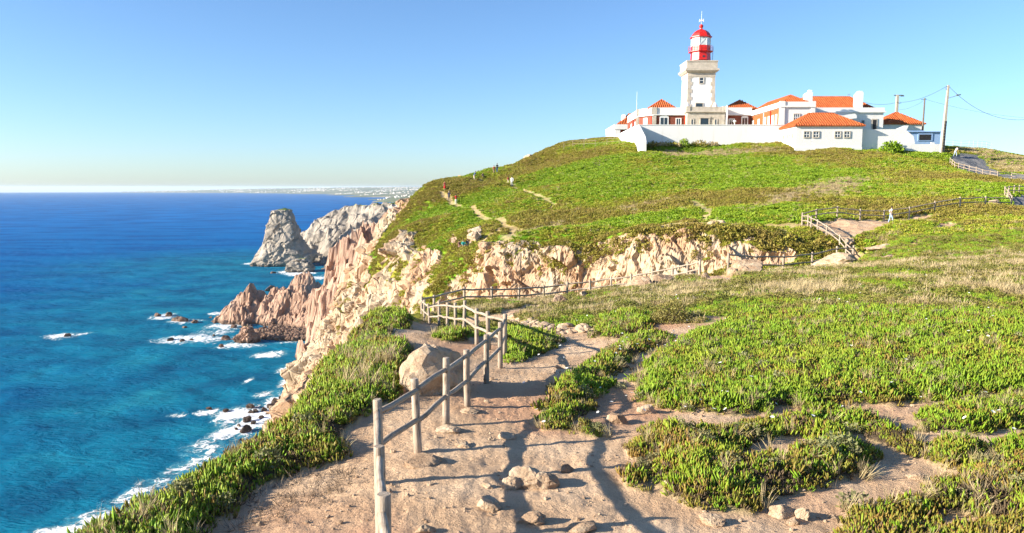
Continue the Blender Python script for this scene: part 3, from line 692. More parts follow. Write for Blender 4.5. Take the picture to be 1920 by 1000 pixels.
# the tall sea stack
def stack(name, rows, depth_ratio, label, mat, seed, amp, n=120, cat='sea stack', turn=0.5, Y=None, green=None):
    base = sea_pt((rows[-1][1] + rows[-1][2]) / 2, rows[-1][0]); Y = Y or base[1]
    rows = sorted(rows, key=lambda q: -q[0])
    hs = np.array([P(960, q[0], Y)[2] for q in rows]); cx = np.array([(P(q[1], q[0], Y)[0] + P(q[2], q[0], Y)[0]) / 2 for q in rows]); hw = np.array([(P(q[2], q[0], Y)[0] - P(q[1], q[0], Y)[0]) / 2 for q in rows])
    hs[0] = -5
    nl = 90
    t = np.linspace(0, 1, nl); H = hs[0] + (hs[-1] - hs[0]) * t
    CX = np.interp(H, hs, cx); HW = np.interp(H, hs, hw)
    HW = HW * np.where(t > 0.97, np.sqrt(np.clip((1 - t) / 0.03, 0.0, 1)), 1)
    th = np.linspace(0, 2 * math.pi, n, endpoint=False)
    ct, st_ = np.cos(th), np.sin(th)
    q = 2.6
    r = 1 / (np.abs(ct)**q + np.abs(st_)**q)**(1 / q)
    X = CX[:, None] + HW[:, None] * r * ct; Yv = Y + HW[:, None] * depth_ratio * r * st_ ; Zv = np.repeat(H[:, None], n, 1)
    X, Yv, Zv = X.ravel(), Yv.ravel(), Zv.ravel()
    nx = np.tile(ct, nl); ny = np.tile(st_, nl)
    L = hw.max() * 0.42
    a = X / L; b = Yv / L; c_ = Zv / L
    e, v = cells3(a * 0.55 + c_ * turn * .5, b * 0.55, c_ * 0.45 - a * turn, seed); e2, v2 = cells3(a * 1.6 + c_ * turn, b * 1.6, c_ * 1.1 - a * turn * 2, seed + 1); v = v * .8 + v2 * .35
    dsp = ((v - 0.5) * 0.9 + 1.2 * facets3(a * 0.8 + c_ * turn * .6, b * 0.8, c_ * 0.6 - a * turn, seed + 6) + 0.5 * facets3(a * 2.2, b * 2.2, c_ * 1.6 - a, seed + 7) + ridged3(a * 0.8 + c_ * turn, b, c_ * 0.8 - a * turn, 5, seed) * 0.55 - 0.1 - 0.2 * sstep(0.08, 0, e)) * amp
    fade = np.repeat(sstep(0, 0.06, 1 - t) , n)
    X = X + nx * dsp * fade; Yv = Yv + ny * dsp * fade; Zv = Zv + np.repeat(t, n) * 0 + fbm3(a, b, c_, 3, seed + 3) * amp * 0.35 * fade
    me = mesh_np(name, np.stack([X - base[0], Yv - base[1], Zv], 1), np.concatenate([np.stack([i * n + np.arange(n), i * n + (np.arange(n) + 1) % n, (i + 1) * n + (np.arange(n) + 1) % n, (i + 1) * n + np.arange(n)], 1) for i in range(nl - 1)]))
    attr(me, 'green', sstep(hs[-1] * 0.93, hs[-1] * 0.985, Zv) * 0.75)
    smooth(me, False)
    o = link(name, me, mat); o.location = (base[0], base[1], 0)
    return tag(o, label, cat)
stack('sea_stack', [(390, 531, 537), (392, 524, 543), (395, 516, 549), (402, 510, 551), (412, 505, 554), (425, 502, 557), (440, 498, 562), (455, 494, 572), (470, 488, 581), (482, 481, 586), (492, 474, 584), (497, 474, 566)], 0.62, 'tall pale sea stack with a green tip standing off the headland', M_GREY, 41, 4.2)
stack('sea_rock', [(484, 560, 572), (488, 550, 578), (496, 541, 584), (503, 539, 588), (509, 541, 586)], 0.8, 'smooth tan rock in the surf right of the tall stack', M_GREY, 44, 3.5, 60, 'rock')
stack('sea_rock', [(611, 459, 464), (617, 454, 471), (626, 449, 477), (634, 444, 482), (641, 442, 486)], 0.8, 'pointed reddish rock in the surf before the jagged ridge', M_RED, 47, 2.2, 60, 'rock')
# the far coast
cpts = []
for px, py, Y_ in ((290, 361.2, 26000), (400, 361.6, 23000), (480, 362.3, 20000), (560, 363.5, 17000), (620, 366.2, 13600), (660, 369.5, 10600), (690, 375, 8200), (703, 380, 6900), (730, 384, 6200), (800, 386, 5900), (900, 388, 5600), (1100, 390, 5500)):
    cpts.append((*P(px, py, Y_)[:2], sea_z(0, Y_) - 1))
    q = P(px, py, Y_ * 0.93); cpts.append((*q[:2], sea_z(0, Y_) - 40))
for px, py, Y_ in ((290, 360.5, 27000), (330, 358.5, 27500), (400, 356.5, 27000), (500, 355, 26000), (600, 353.5, 24000), (640, 356, 19000), (680, 353, 22000), (760, 353.5, 20000), (830, 353, 20000), (1000, 352, 20000), (680, 362, 14000), (720, 364, 11500), (740, 372, 8300), (720, 374, 7600), (780, 370, 8200), (780, 362, 12000), (840, 368, 8000), (900, 365, 9000), (1100, 360, 9000), (1100, 352, 20000), (560, 359, 20500)):
    cpts.append(tuple(P(px, py, Y_)))
CP = np.array(cpts); CPs = CP[:, :2] / 1000
dd = np.sqrt(((CPs[:, None] - CPs[None])**2).sum(2) + 0.05)
wc = np.linalg.solve(dd + 1e-6 * np.eye(len(CP)), CP[:, 2])
ss2 = np.linspace(-0.52, 0.12, 420); rr2 = np.geomspace(5200, 30000, 150)
X = (ss2[None] * rr2[:, None]).ravel(); Y = np.repeat(rr2, len(ss2))
Zc = np.sqrt((X[:, None] / 1000 - CPs[None, :, 0])**2 + (Y[:, None] / 1000 - CPs[None, :, 1])**2 + 0.05) @ wc
above = Zc - sea_z(X, Y)
Zc = Zc + fbm2(X / 900, Y / 900, 5, 77) * 26 * sstep(5, 60, above) + fbm2(X / 180, Y / 180, 3, 79) * 8 * sstep(5, 60, above)
above = Zc - sea_z(X, Y)
me = mesh_np('far_coast', np.stack([X, Y, np.where(above < 0, sea_z(X, Y) - 30, Zc)], 1), grid_faces(len(rr2), len(ss2)))
m = NT('far_coast'); pos = m.pos()
cc = m.ramp(m.noise(0.0016, 7, 0.68, pos), [(0.3, (0.05, 0.075, 0.03)), (0.5, (0.11, 0.13, 0.05)), (0.62, (0.25, 0.21, 0.13)), (0.8, (0.36, 0.30, 0.21))])
M_COAST = m.fin(cc, 0.95)
smooth(me); tag(link('far_coast', me, M_COAST), kind='structure')
# the white towns on it: thousands of tiny houses that read as one mass
dens = (fbm2(X / 1100, Y / 1400, 4, 83) > 0.10) * (above > 14) * (above < 170)
idx = np.nonzero(dens)[0]
wts = (Y[idx] / 8000.0) ** 1.2; wts /= wts.sum()
pick = rng.choice(idx, 4200, p=wts)
bx = np.array([[-1,-1,0],[1,-1,0],[1,1,0],[-1,1,0],[-1,-1,1],[1,-1,1],[1,1,1],[-1,1,1]], float)
bf = np.array([[0,1,5,4],[1,2,6,5],[2,3,7,6],[3,0,4,7],[4,5,6,7]])
jit = rng.normal(0, 1, (len(pick), 2)) * (Y[pick] / 90)[:, None]
pxy = np.stack([X[pick], Y[pick]], 1) + jit * 0.5
sz = rng.uniform(4, 12, (len(pick), 1)) * (0.7 + Y[pick, None] / 30000)
hgt = rng.uniform(5, 11, len(pick)) * (1 + 1.5 * (rng.random(len(pick)) > 0.94))
co = np.concatenate([bx[None, :, :2] * sz[:, None] + pxy[:, None], (Zc[pick][:, None] - 4 + bx[None, :, 2] * (hgt[:, None] + 4))[:, :, None]], 2).reshape(-1, 3)
me = mesh_np('distant_town', co, (bf[None] + (np.arange(len(pick)) * 8)[:, None, None]).reshape(-1, 4))
m = NT('town_walls'); m.fin(m.ramp(m.noise(0.01, 2, 0.5, m.pos()), [(0.4, (0.80, 0.77, 0.72)), (0.62, (0.72, 0.60, 0.50))]), 0.9)
tag(link('distant_town', me, m.m), 'pale hazy town spread along the far coast', 'town', kind='stuff')
# haze between here and there
bm = bmesh.new(); bmesh.ops.create_cube(bm, size=1)
hz = NT('haze'); 
hz.t.nodes.remove(hz.b)
pv = hz.n('ShaderNodeVolumePrincipled')
pv.inputs['Color'].default_value = (0.74, 0.88, 1.0, 1); pv.inputs['Density'].default_value = 2.0e-5
pv.inputs['Anisotropy'].default_value = 0.1
hz.t.links.new(pv.outputs[0], hz.out.inputs['Volume'])
ho = bm_obj('haze', bm, hz.m); ho.scale = (280000, 140000, 460); ho.location = (0, 63000, -40)
tag(ho, 'thin pale sea haze over the water and far coast', 'haze', kind='stuff')
# ================================================================== shared materials
def wood_mat(name, c0, c1, c2):
    m = NT(name); oc = m.coord('Object')
    gr = m.noise(1, 6, 0.65, m.mapping(oc, (38, 38, 2.2)), 0.6)
    col = m.ramp(gr, [(0.3, c0), (0.5, c1), (0.75, c2)])
    col = m.mix(m.rng(m.noise(5, 3, 0.5, m.pos()), 0.5, 0.7, 0, 0.6), col, c0)
    crk = m.rng(m.noise(1, 3, 0.5, m.mapping(oc, (55, 55, 1.1), (0, 0, 0.6))), 0.36, 0.30)
    col = m.mix(m.math('MULTIPLY', crk, 0.75), col, tuple(v * 0.35 for v in c0))
    kn = m.rng(m.voro(3.2, 'F1', m.mapping(oc, (3.0, 3.0, 1.0))), 0.16, 0.08)
    col = m.mix(m.math('MULTIPLY', kn, 0.6), col, tuple(v * 0.5 for v in c0))
    rnd = m.n('ShaderNodeObjectInfo').outputs['Random']
    col = m.mix(m.math('MULTIPLY', rnd, 0.35), col, c0)
    return m.fin(col, 0.75, m.bump(m.math('SUBTRACT', gr, crk), 0.7, 0.016), 0.25)
M_WOOD = wood_mat('weathered_wood', (0.20, 0.15, 0.105), (0.40, 0.32, 0.24), (0.54, 0.47, 0.39))
M_WOOD_PALE = wood_mat('bleached_wood', (0.38, 0.31, 0.23), (0.58, 0.51, 0.42), (0.70, 0.64, 0.56))
M_WOOD_MID = wood_mat('brown_wood', (0.14, 0.105, 0.075), (0.28, 0.22, 0.165), (0.42, 0.35, 0.28))
M_WOOD_DARK = wood_mat('dark_wood', (0.10, 0.075, 0.055), (0.20, 0.155, 0.12), (0.32, 0.26, 0.20))
def plain(name, col, rough=0.7, var=0.0, scale=2.0, spec=0.3, bump=0.0, metal=0.0):
    m = NT(name); pos = m.pos()
    n = m.noise(scale, 6, 0.6, pos)
    d = tuple(v * (1 - var) for v in col); l = tuple(min(v * (1 + var * 0.6), 0.95) for v in col)
    cc = m.ramp(n, [(0.3, d), (0.7, l)])
    return m.fin(cc, rough, m.bump(n, bump, 0.05) if bump else None, spec, metal)
M_LIME = NT('limewash')
_p = M_LIME.pos()
_st = M_LIME.noise(1, 6, 0.65, M_LIME.mapping(_p, (0.9, 0.9, 0.12)))
_c = M_LIME.mix(M_LIME.rng(_st, 0.52, 0.75, 0, 0.35), (0.79, 0.77, 0.735), (0.58, 0.53, 0.46))
_c = M_LIME.mix(M_LIME.rng(M_LIME.noise(0.55, 7, 0.75, _p), 0.66, 0.74, 0, 0.5), _c, (0.42, 0.38, 0.33))
M_LIME = M_LIME.fin(_c, 0.9, M_LIME.bump(M_LIME.noise(3, 6, 0.6, _p), 0.25, 0.05), 0.2)
M_STONE = plain('cut_stone', (0.56, 0.49, 0.40), 0.9, 0.25, 1.3, 0.2, 0.3)
M_BRICK = NT('red_brown_wall')
_p = M_BRICK.pos()
_b = M_BRICK.n('ShaderNodeTexBrick'); _b.inputs['Scale'].default_value = 2.2
M_BRICK.put(_b.inputs['Vector'], M_BRICK.mapping(_p, (1, 1, 1), (math.pi / 2, 0, 0)))
_b.inputs['Color1'].default_value = (0.26, 0.075, 0.045, 1); _b.inputs['Color2'].default_value = (0.20, 0.055, 0.035, 1); _b.inputs['Mortar'].default_value = (0.22, 0.09, 0.06, 1)
M_BRICK = M_BRICK.fin(_b.outputs[0], 0.85, None, 0.2)
M_ORANGE = plain('orange_brown_wall', (0.34, 0.105, 0.035), 0.85, 0.2)
M_TILE = NT('clay_tile')
_p = M_TILE.pos()
_c = M_TILE.ramp(M_TILE.noise(1.4, 6, 0.7, _p), [(0.3, (0.26, 0.055, 0.02)), (0.5, (0.42, 0.105, 0.03)), (0.75, (0.54, 0.18, 0.07))])
M_TILE = M_TILE.fin(_c, 0.85, None, 0.2)
M_REDP = plain('red_paint', (0.62, 0.018, 0.012), 0.38, 0.12, 2.0, 0.5)
M_PIPE = plain('red_pipe', (0.60, 0.05, 0.02), 0.5)
M_WHITEP = plain('white_paint', (0.80, 0.80, 0.79), 0.5, 0.05)
M_GLASS = plain('dark_glass', (0.025, 0.035, 0.045), 0.06, 0.2, 3.0, 0.8)
M_LGLASS = plain('lantern_glass', (0.62, 0.68, 0.66), 0.12, 0.1, 1.0, 0.8)
M_METAL = plain('grey_metal', (0.28, 0.29, 0.30), 0.45, 0.1, 4, 0.5, 0, 0.6)
M_CONC = plain('pole_concrete', (0.46, 0.40, 0.32), 0.9, 0.15, 3.0)
M_CABLE = plain('black_cable', (0.03, 0.03, 0.035), 0.6)
M_BLUE = plain('pale_blue', (0.30, 0.44, 0.66), 0.7, 0.08)  # even pale blue for the shed walls and roof
M_DARK = plain('dark_opening', (0.03, 0.028, 0.028), 0.6)

# ================================================================== fences
def cyl_mesh(name, r0, r1, h, n=12, z0=0.0, bev=0.012, wob=0.0, seed=0):
    rg = np.random.default_rng(seed)
    zs = [z0, z0 + (h - z0) * 0.3, z0 + (h - z0) * 0.62, h - bev, h]
    bm = bmesh.new(); rings = []
    for i, z in enumerate(zs):
        t = (z - z0) / (h - z0); r = r0 + (r1 - r0) * t
        if i == 4: r *= 0.86
        ox, oy = (rg.normal(0, wob, 2) if 0 < i < 4 else (0, 0))
        rings.append([bm.verts.new((ox + r * math.cos(a) * (1 + 0.03 * math.sin(3 * a + seed)), oy + r * math.sin(a), z)) for a in np.linspace(0, 2 * math.pi, n, endpoint=False)])
    for A, B in zip(rings, rings[1:]):
        for k in range(n): bm.faces.new((A[k], A[(k + 1) % n], B[(k + 1) % n], B[k]))
    bm.faces.new(rings[-1]); bm.faces.new(rings[0][::-1])
    me = bpy.data.meshes.new(name); bm.to_mesh(me); bm.free()
    smooth(me)
    me.polygons[len(me.polygons) - 1].use_smooth = False; me.polygons[len(me.polygons) - 2].use_smooth = False
    return me
_fm = {}
def fence_mesh(kind, k, mat):
    key = (kind, k, mat.name)
    if key not in _fm:
        me = cyl_mesh(kind, 0.062, 0.057, 1.0, 12, -0.18, 0.012, 0.002, k) if kind == 'post' else cyl_mesh(kind, 0.043, 0.039, 1.0, 10, 0.0, 0.002, 0.011, k + 9)
        me.materials.append(mat); _fm[key] = me
    return _fm[key]
def fence(name, pts, label, mat, h=1.1, rails=(0.86, 0.45), rscale=1.0, lean=0.012, wrap=0.02):
    """pts: ground positions (x, y, z)"""
    base = np.mean(pts, 0)
    base = np.array([pts[0][0], pts[0][1], pts[0][2]])
    f = empty(name, base, label, 'fence')
    tops = []
    for i, p in enumerate(pts):
        hh = h + random.uniform(-0.05, 0.05)
        lx, ly = random.gauss(0, lean), random.gauss(0, lean)
        o = link('post', fence_mesh('post', i % 4, mat), None, f)
        o.location = p - base; o.scale = (rscale, rscale, hh); o.rotation_euler = (ly, lx, random.uniform(0, 6))
        tops.append((np.array(p), lx, ly, hh))
    for i in range(len(pts) - 1):
        for j, rh in enumerate(rails):
            a = tops[i][0] + np.array([0, 0, h * rh + random.uniform(-.02, .02)]); b = tops[i + 1][0] + np.array([0, 0, h * rh + random.uniform(-.02, .02)])
            d = Vector(b - a); o = link('rail', fence_mesh('rail', (i * 2 + j) % 5, mat), None, f)
            o.rotation_euler = d.to_track_quat('Z', 'Y').to_euler(); o.scale = (rscale, rscale, d.length + 0.04); o.location = Vector(a - base) - d.normalized() * 0.02
    return f
def colpts(lst):                 # (pixel column, distance) -> ground point
    out = []
    for px, Y in lst:
        x = PZ(px, Y, -4.5)[0]; out.append(np.array([x, Y, gz1(x, Y)]))
    return out
def hitpts(lst):                 # pixels of post feet -> ground points
    out = []
    for px, py in lst:
        q = ground_hit(px, py); out.append(np.array([q[0], q[1], gz1(q[0], q[1])]))
    return out
fence('post_and_rail_fence', colpts(FENCE_NEAR), 'grey post and rail fence zigzagging beside the foreground path', M_WOOD, 1.1, lean=0.03)
fence('post_and_rail_fence', colpts(FENCE_GULLY), 'post and rail fence running along the gully below the rock wall', M_WOOD, 1.15, rscale=1.35)
fence('post_and_rail_fence', colpts(FENCE_FOOT[1:]), 'post and rail fence behind the boulders leading to the stair', M_WOOD, 1.4, rscale=1.35)
STAIR = [(1602, 60), (1587, 61), (1575, 62.2), (1549, 63.8), (1532, 65), (1520, 66.2), (1514, 67), (1503, 68.2)]
fence('post_and_rail_fence', colpts(STAIR), 'pale post and rail fence climbing beside the dirt stair', M_WOOD, rscale=1.25)
UPPER = [(1503, 68.8), (1529, 70), (1568, 71.5), (1611, 72.5), (1656, 73.5), (1703, 74.5), (1750, 75.5), (1797, 76.5), (1844, 77.5), (1893, 78.5)]
fence('post_and_rail_fence', colpts(UPPER), 'post and rail fence above the upper dirt path behind the walker in white', M_WOOD, rscale=1.3)
fence('post_and_rail_fence', colpts([(1893, 79.3), (1886, 82), (1880, 85), (1887, 86), (1897, 87.5), (1906, 88.5), (1922, 90), (1950, 91)]), 'short fence around the tarmac patch at the right edge', M_WOOD, rscale=1.3)
fence('post_and_rail_fence', hitpts([(1781, 310), (1785, 314), (1790, 317), (1797, 319), (1807, 323), (1817, 326), (1830, 329), (1842, 333), (1856, 336), (1870, 338), (1896, 339), (1925, 341), (1955, 343)]), 'pale post and rail fence curving along the tarmac road to the lighthouse', M_WOOD, rscale=1.2)
fence('wire_fence', hitpts([(1057, 285), (1074, 280), (1095, 279), (1116, 278), (1138, 274), (1161, 272)]), 'thin stake fence on the green shoulder left of the white wall', M_WOOD, 1.5, (0.9, 0.5), 0.55)

# ================================================================== rocks
def rock_mesh(name, size, seed, cuts=17, sub=4, rough=0.03, flat=0.75):
    rg = np.random.default_rng(seed)
    bm = bmesh.new(); bmesh.ops.create_icosphere(bm, subdivisions=sub, radius=1)
    co = np.array([v.co[:] for v in bm.verts])
    nrm = rg.normal(0, 1, (cuts, 3)); nrm /= np.linalg.norm(nrm, axis=1)[:, None]
    d = rg.uniform(0.5, 0.82, cuts)
    dot = co @ nrm.T
    r = np.min(np.where(dot > 0.05, d / np.maximum(dot, 0.05), 9), axis=1)
    r = np.minimum(r, 1.0)
    r = r * (1 + rough * fbm3(co[:, 0] * 3 + seed, co[:, 1] * 3, co[:, 2] * 3, 4, seed) + rough * 0.5 * ridged3(co[:, 0] * 6, co[:, 1] * 6, co[:, 2] * 6 + seed, 2, seed))
    r = r * (1 + 0.085 * facets3(co[:, 0] * 2.6 + seed, co[:, 1] * 2.6, co[:, 2] * 2.6, seed))
    co = co * r[:, None] * np.array(size)
    for v, q in zip(bm.verts, co): v.co = q
    me = bpy.data.meshes.new(name); bm.to_mesh(me); bm.free()
    return me
def boulder_mat(name, a, b, c_, scale):
    m = NT(name); pos = m.pos()
    n1 = m.noise(scale, 8, 0.65, pos, 0.3)
    col = m.ramp(n1, [(0.3, a), (0.5, b), (0.7, c_)])
    col = m.mix(m.rng(m.noise(scale * 4, 7, 0.7, pos), 0.6, 0.72, 0, 0.6), col, (0.17, 0.13, 0.09))
    col = m.mix(m.rng(m.noise(scale * 1.7, 4, 0.6, pos), 0.58, 0.68, 0, 0.45), col, (0.56, 0.50, 0.36))
    return m.fin(col, 0.92, m.bump(m.math('ADD', m.noise(scale * 3, 9, 0.7, pos), m.math('MULTIPLY', m.noise(scale * 14, 4, 0.6, pos), 0.3)), 0.9, 0.06), 0.12)
M_BOULDER = boulder_mat('tan_boulder', (0.22, 0.135, 0.08), (0.37, 0.255, 0.165), (0.49, 0.39, 0.27), 1.9)
M_STONE2 = boulder_mat('cream_stone', (0.34, 0.225, 0.135), (0.49, 0.355, 0.235), (0.58, 0.46, 0.33), 4.0)
M_SEAROCK = boulder_mat('wet_rock', (0.03, 0.022, 0.018), (0.075, 0.052, 0.04), (0.15, 0.10, 0.075), 0.2)
M_SEARED = boulder_mat('surf_rock', (0.07, 0.042, 0.03), (0.17, 0.105, 0.075), (0.27, 0.17, 0.115), 0.2)
def rock(px, py, w, h, label, seed, mat=M_STONE2, dpt=0.8, Y=None, name='boulder', cat='rock', group=None, sink=0.38, cuts=13, rz=None, sub=4):
    """px, py: middle of the foot; w, h: size in photograph pixels"""
    if Y is None: q = ground_hit(px, py)
    else: q = np.array([PZ(px, Y, -4.5)[0], Y])
    k = q[1] / F
    sx, sz = w * k / 2, h * k
    me = rock_mesh(name, (sx * 1.15, sx * dpt * 1.15, sz * 0.68), seed, cuts, sub)
    me.materials.append(mat)
    o = link(name, me); o.location = (q[0], q[1] + sx * dpt * 0.6, gz1(q[0], q[1] + sx * dpt * 0.6) + sz * (0.5 - sink))
    o.rotation_euler = (0, 0, random.uniform(-.5, .5) if rz is None else rz)
    return tag(o, label, cat, group)
rock(812, 754, 140, 100, 'big lichen stained boulder behind the near fence posts', 71, M_STONE2, 0.8, Y=14.2, sink=0.24, cuts=9, rz=0.5)
rock(850, 735, 70, 62, 'lower slab leaning on the right of the big boulder', 13, M_BOULDER, 0.7, Y=15.0)
rock(982, 916, 72, 46, 'angular cream rock standing in the middle of the path', 5, M_STONE2, 0.8, cuts=12)
rock(960, 916, 40, 30, 'split wedge on the left of the cream path rock', 6, M_STONE2, 0.8, cuts=7)
rock(1020, 918, 52, 34, 'brown clod against the right of the cream path rock', 7, M_BOULDER, 0.9)
rock(915, 956, 46, 36, 'squat tan rock left of the cream path rock', 8, M_STONE2, 0.8)
rock(912, 915, 20, 11, 'small flat stone above the squat tan rock', 9, M_STONE2)
rock(1160, 796, 42, 26, 'rounded stone on the path below the curved strip', 10, M_BOULDER)
rock(1217, 778, 42, 22, 'pitted stone at the lower tip of the broad green carpet', 12, M_STONE2)
rock(1465, 975, 52, 38, 'larger cream stone of the cluster under the plant ring', 14, M_STONE2)
rock(1508, 980, 38, 28, 'smaller cream stone right in the cluster under the plant ring', 15, M_STONE2)
rock(1490, 988, 34, 14, 'low flat stone in front of the cluster under the plant ring', 16, M_STONE2)
rock(1250, 924, 16, 16, 'small white stone at the left foot of the plant ring', 17, M_STONE2)
rock(1725, 906, 38, 18, 'pale stone on the shaded soil between ring and corner mat', 18, M_STONE2)
rock(1335, 992, 50, 26, 'lumpy stone at the bottom edge right of the thick shadow', 19, M_STONE2)
rock(1090, 1000, 70, 26, 'crumbly stone at the bottom edge in the thick shadow', 20, M_BOULDER)
rock(1000, 985, 60, 26, 'crumbly stone at the bottom edge left of the thick shadow', 21, M_BOULDER)
rock(795, 876, 84, 22, 'flat footing stone around the second fence post', 22, M_BOULDER, 0.8, sink=0.35)
rock(838, 812, 50, 14, 'low footing stone around the third fence post', 23, M_STONE2, sink=0.35)
rock(880, 776, 40, 10, 'low footing stone around the fourth fence post', 24, M_STONE2, sink=0.35)
rock(948, 822, 44, 16, 'smooth hump of stone in the path above the cream rock', 25, M_STONE2, sink=0.3)
rock(868, 838, 34, 14, 'crumbly hump beside the third fence post shadow', 26, M_STONE2, sink=0.3)
rock(1063, 884, 34, 16, 'shadowed hump right of the cream path rock', 27, M_BOULDER, sink=0.3)
rock(735, 850, 14, 12, 'fist sized stone beside the nearest fence rail', 28, M_STONE2)
rock(1184, 634, 14, 12, 'lone round stone where the paths split', 29, M_STONE2)
rock(1055, 692, 24, 14, 'stone in the path under the crossing rail shadows', 30, M_BOULDER)
rock(795, 1000, 40, 24, 'crumbly stone beside the closest fence post', 31, M_BOULDER)
rock(1205, 558, 52, 30, 'grey faced boulder left of the pair below the gully fence', 32, M_BOULDER, Y=42)
rock(1248, 552, 48, 26, 'rounded boulder right of the pair below the gully fence', 33, M_BOULDER, Y=43)
rock(1048, 578, 34, 28, 'tilted boulder beside the far dirt path', 34, M_BOULDER, Y=41)
rock(1092, 556, 26, 16, 'boulder by the gully fence above the tilted one', 35, M_BOULDER, Y=47)
rock(1408, 528, 70, 34, 'broad boulder of the trio by the fence foot', 36, M_BOULDER, Y=45.5)
rock(1380, 530, 28, 20, 'small boulder at the left of the trio by the fence foot', 37, M_BOULDER, Y=45)
rock(1391, 506, 22, 18, 'top boulder perched on the trio by the fence foot', 38, M_BOULDER, Y=46.2, sink=-0.4)
rock(1572, 512, 70, 28, 'long low pale boulder at the foot of the stair', 39, M_STONE2, Y=52, sink=0.2)
rock(1440, 532, 20, 11, 'little stone in the dry grass right of the trio', 40, M_BOULDER, Y=43)
rock(1325, 536, 22, 12, 'little stone on bare soil left of the trio', 41, M_BOULDER, Y=43)
rock(1660, 489, 54, 14, 'flat cream rock in the grass right of the stair', 42, M_STONE2, Y=56, sink=0.3)
rock(1592, 458, 20, 18, 'cream rock at the bend of the dirt stair', 43, M_STONE2)
rock(1868, 386, 26, 13, 'tan rock by the fence corner near the right edge', 44, M_STONE2)
rock(1894, 378, 14, 12, 'rock behind the fence corner near the right edge', 45, M_STONE2)
rock(1352, 424, 20, 12, 'cream rock on the ledge above the rock wall', 46, M_STONE2)
rock(1336, 428, 26, 10, 'flat cream rock left on the ledge above the rock wall', 47, M_STONE2)
rock(890, 452, 26, 22, 'pale outcrop boulder beside the trail on the cliff shoulder', 48, M_STONE2, cuts=15, sink=0.42, dpt=1.2)
rock(850, 456, 11, 10, 'small pale outcrop left of the bigger one on the cliff shoulder', 49, M_STONE2, sink=0.42, dpt=1.2)
rock(1100, 262, 12, 5, 'small boulder on the skyline left of the lighthouse', 50, M_STONE2, Y=174)
rock(990, 304, 22, 10, 'pale ledge on the skyline shoulder above the hikers', 51, M_STONE2, Y=163, sink=0.45)
# rubble bank by the path
_rub = [rock_mesh('rubble_stone', (0.24, 0.17, 0.13), 100 + k, 7, 2, 0.05) for k in range(6)]
for q in _rub: q.materials.append(M_STONE2)
rb = gpoly((952, 594), (975, 606), (1020, 612), (1105, 615), (1112, 624), (1040, 626), (985, 622), (955, 612))
n = 0
while n < 85:
    x, y = random.uniform(rb[:, 0].min(), rb[:, 0].max()), random.uniform(rb[:, 1].min(), rb[:, 1].max())
    if sdist(rb, np.array([x]), np.array([y]), 1.0)[0] > 0.1: continue
    o = link('rubble_stone', _rub[n % 6]); s = random.uniform(0.5, 1.25)
    o.scale = (s, s, s); o.location = (x, y, gz1(x, y) + 0.03); o.rotation_euler = (random.uniform(-.4, .4), random.uniform(-.4, .4), random.uniform(0, 6)); n += 1
    tag(o, 'loose cream stone in the rubble bank beside the path', 'stone', 'stones of the rubble bank')
# rocks in the surf
def surf_rock(px, py, w, h, label, seed, mat, group=None):
    p = sea_pt(px, py); k = p[1] / F
    me = rock_mesh('surf_rock', (w * k / 2 * 1.1, w * k / 2 * 0.9, h * k * 0.75), seed, 10, 3, 0.1); me.materials.append(mat)
    o = link('surf_rock', me); o.location = (p[0], p[1] + w * k * 0.3, h * k * 0.22); o.rotation_euler = (0, 0, random.uniform(0, 6))
    return tag(o, label, 'rock', group)
for i, (px, py, w, h, lb) in enumerate([
  (124, 631, 12, 6, 'lone rock ringed by foam far left in the sea'), (293, 594, 18, 7, 'leftmost rock of the foaming reef'), (314, 593, 18, 8, 'second rock from the left of the foaming reef'),
  (330, 603, 22, 11, 'pale humped rock of the foaming reef'), (342, 604, 16, 12, 'rounded rock beside the pale hump of the reef'), (363, 606, 18, 7, 'low rock at the right end of the foaming reef'),
  (345, 615, 9, 4, 'tiny rock below the reef'), (318, 639, 14, 6, 'dark rock at the left of the long foam streak'), (341, 641, 12, 5, 'dark rock in the middle of the long foam streak'), (358, 639, 7, 4, 'small dark rock right in the long foam streak'),
  (400, 631, 7, 4, 'tiny dark rock in the foam near the ridge tip'), (422, 638, 19, 9, 'brown rock just left of the pointed reddish rock'), (440, 640, 9, 7, 'small rock touching the pointed reddish rock'), (414, 651, 9, 6, 'small rock washed by foam below the pointed rock'),
  (412, 602, 10, 8, 'brown rock at the tip of the jagged ridge'), (436, 616, 14, 7, 'brown rock in the surf behind the pointed rock'), (505, 546, 22, 10, 'low brown rock behind the jagged ridge'), (512, 513, 10, 4, 'small dark rock in the foam by the tan rock')]):
    surf_rock(px, py, w, h, lb, 200 + i, M_SEARED if i < 7 or i > 9 else M_SEAROCK)
ORD = 'first second third fourth fifth sixth seventh eighth ninth tenth eleventh twelfth thirteenth fourteenth fifteenth sixteenth seventeenth eighteenth nineteenth'.split()
for i, (px, py, w, h) in enumerate(sorted([(466, 766, 21, 11), (470, 776, 15, 7), (478, 774, 13, 8), (493, 772, 16, 8), (460, 792, 20, 12), (474, 796, 11, 7), (488, 786, 14, 6), (458, 812, 24, 14), (464, 808, 12, 10), (447, 800, 8, 5), (442, 806, 8, 5), (508, 766, 20, 12), (518, 760, 22, 14), (527, 750, 16, 10), (450, 826, 8, 4), (422, 772, 14, 6), (390, 768, 14, 4), (500, 778, 10, 5), (512, 776, 12, 8)])):
    surf_rock(px, py, w, h, '{} black surf rock from the left under the near cliff'.format(ORD[i]), 230 + i, M_SEAROCK, 'black rocks in the surf under the near cliff')
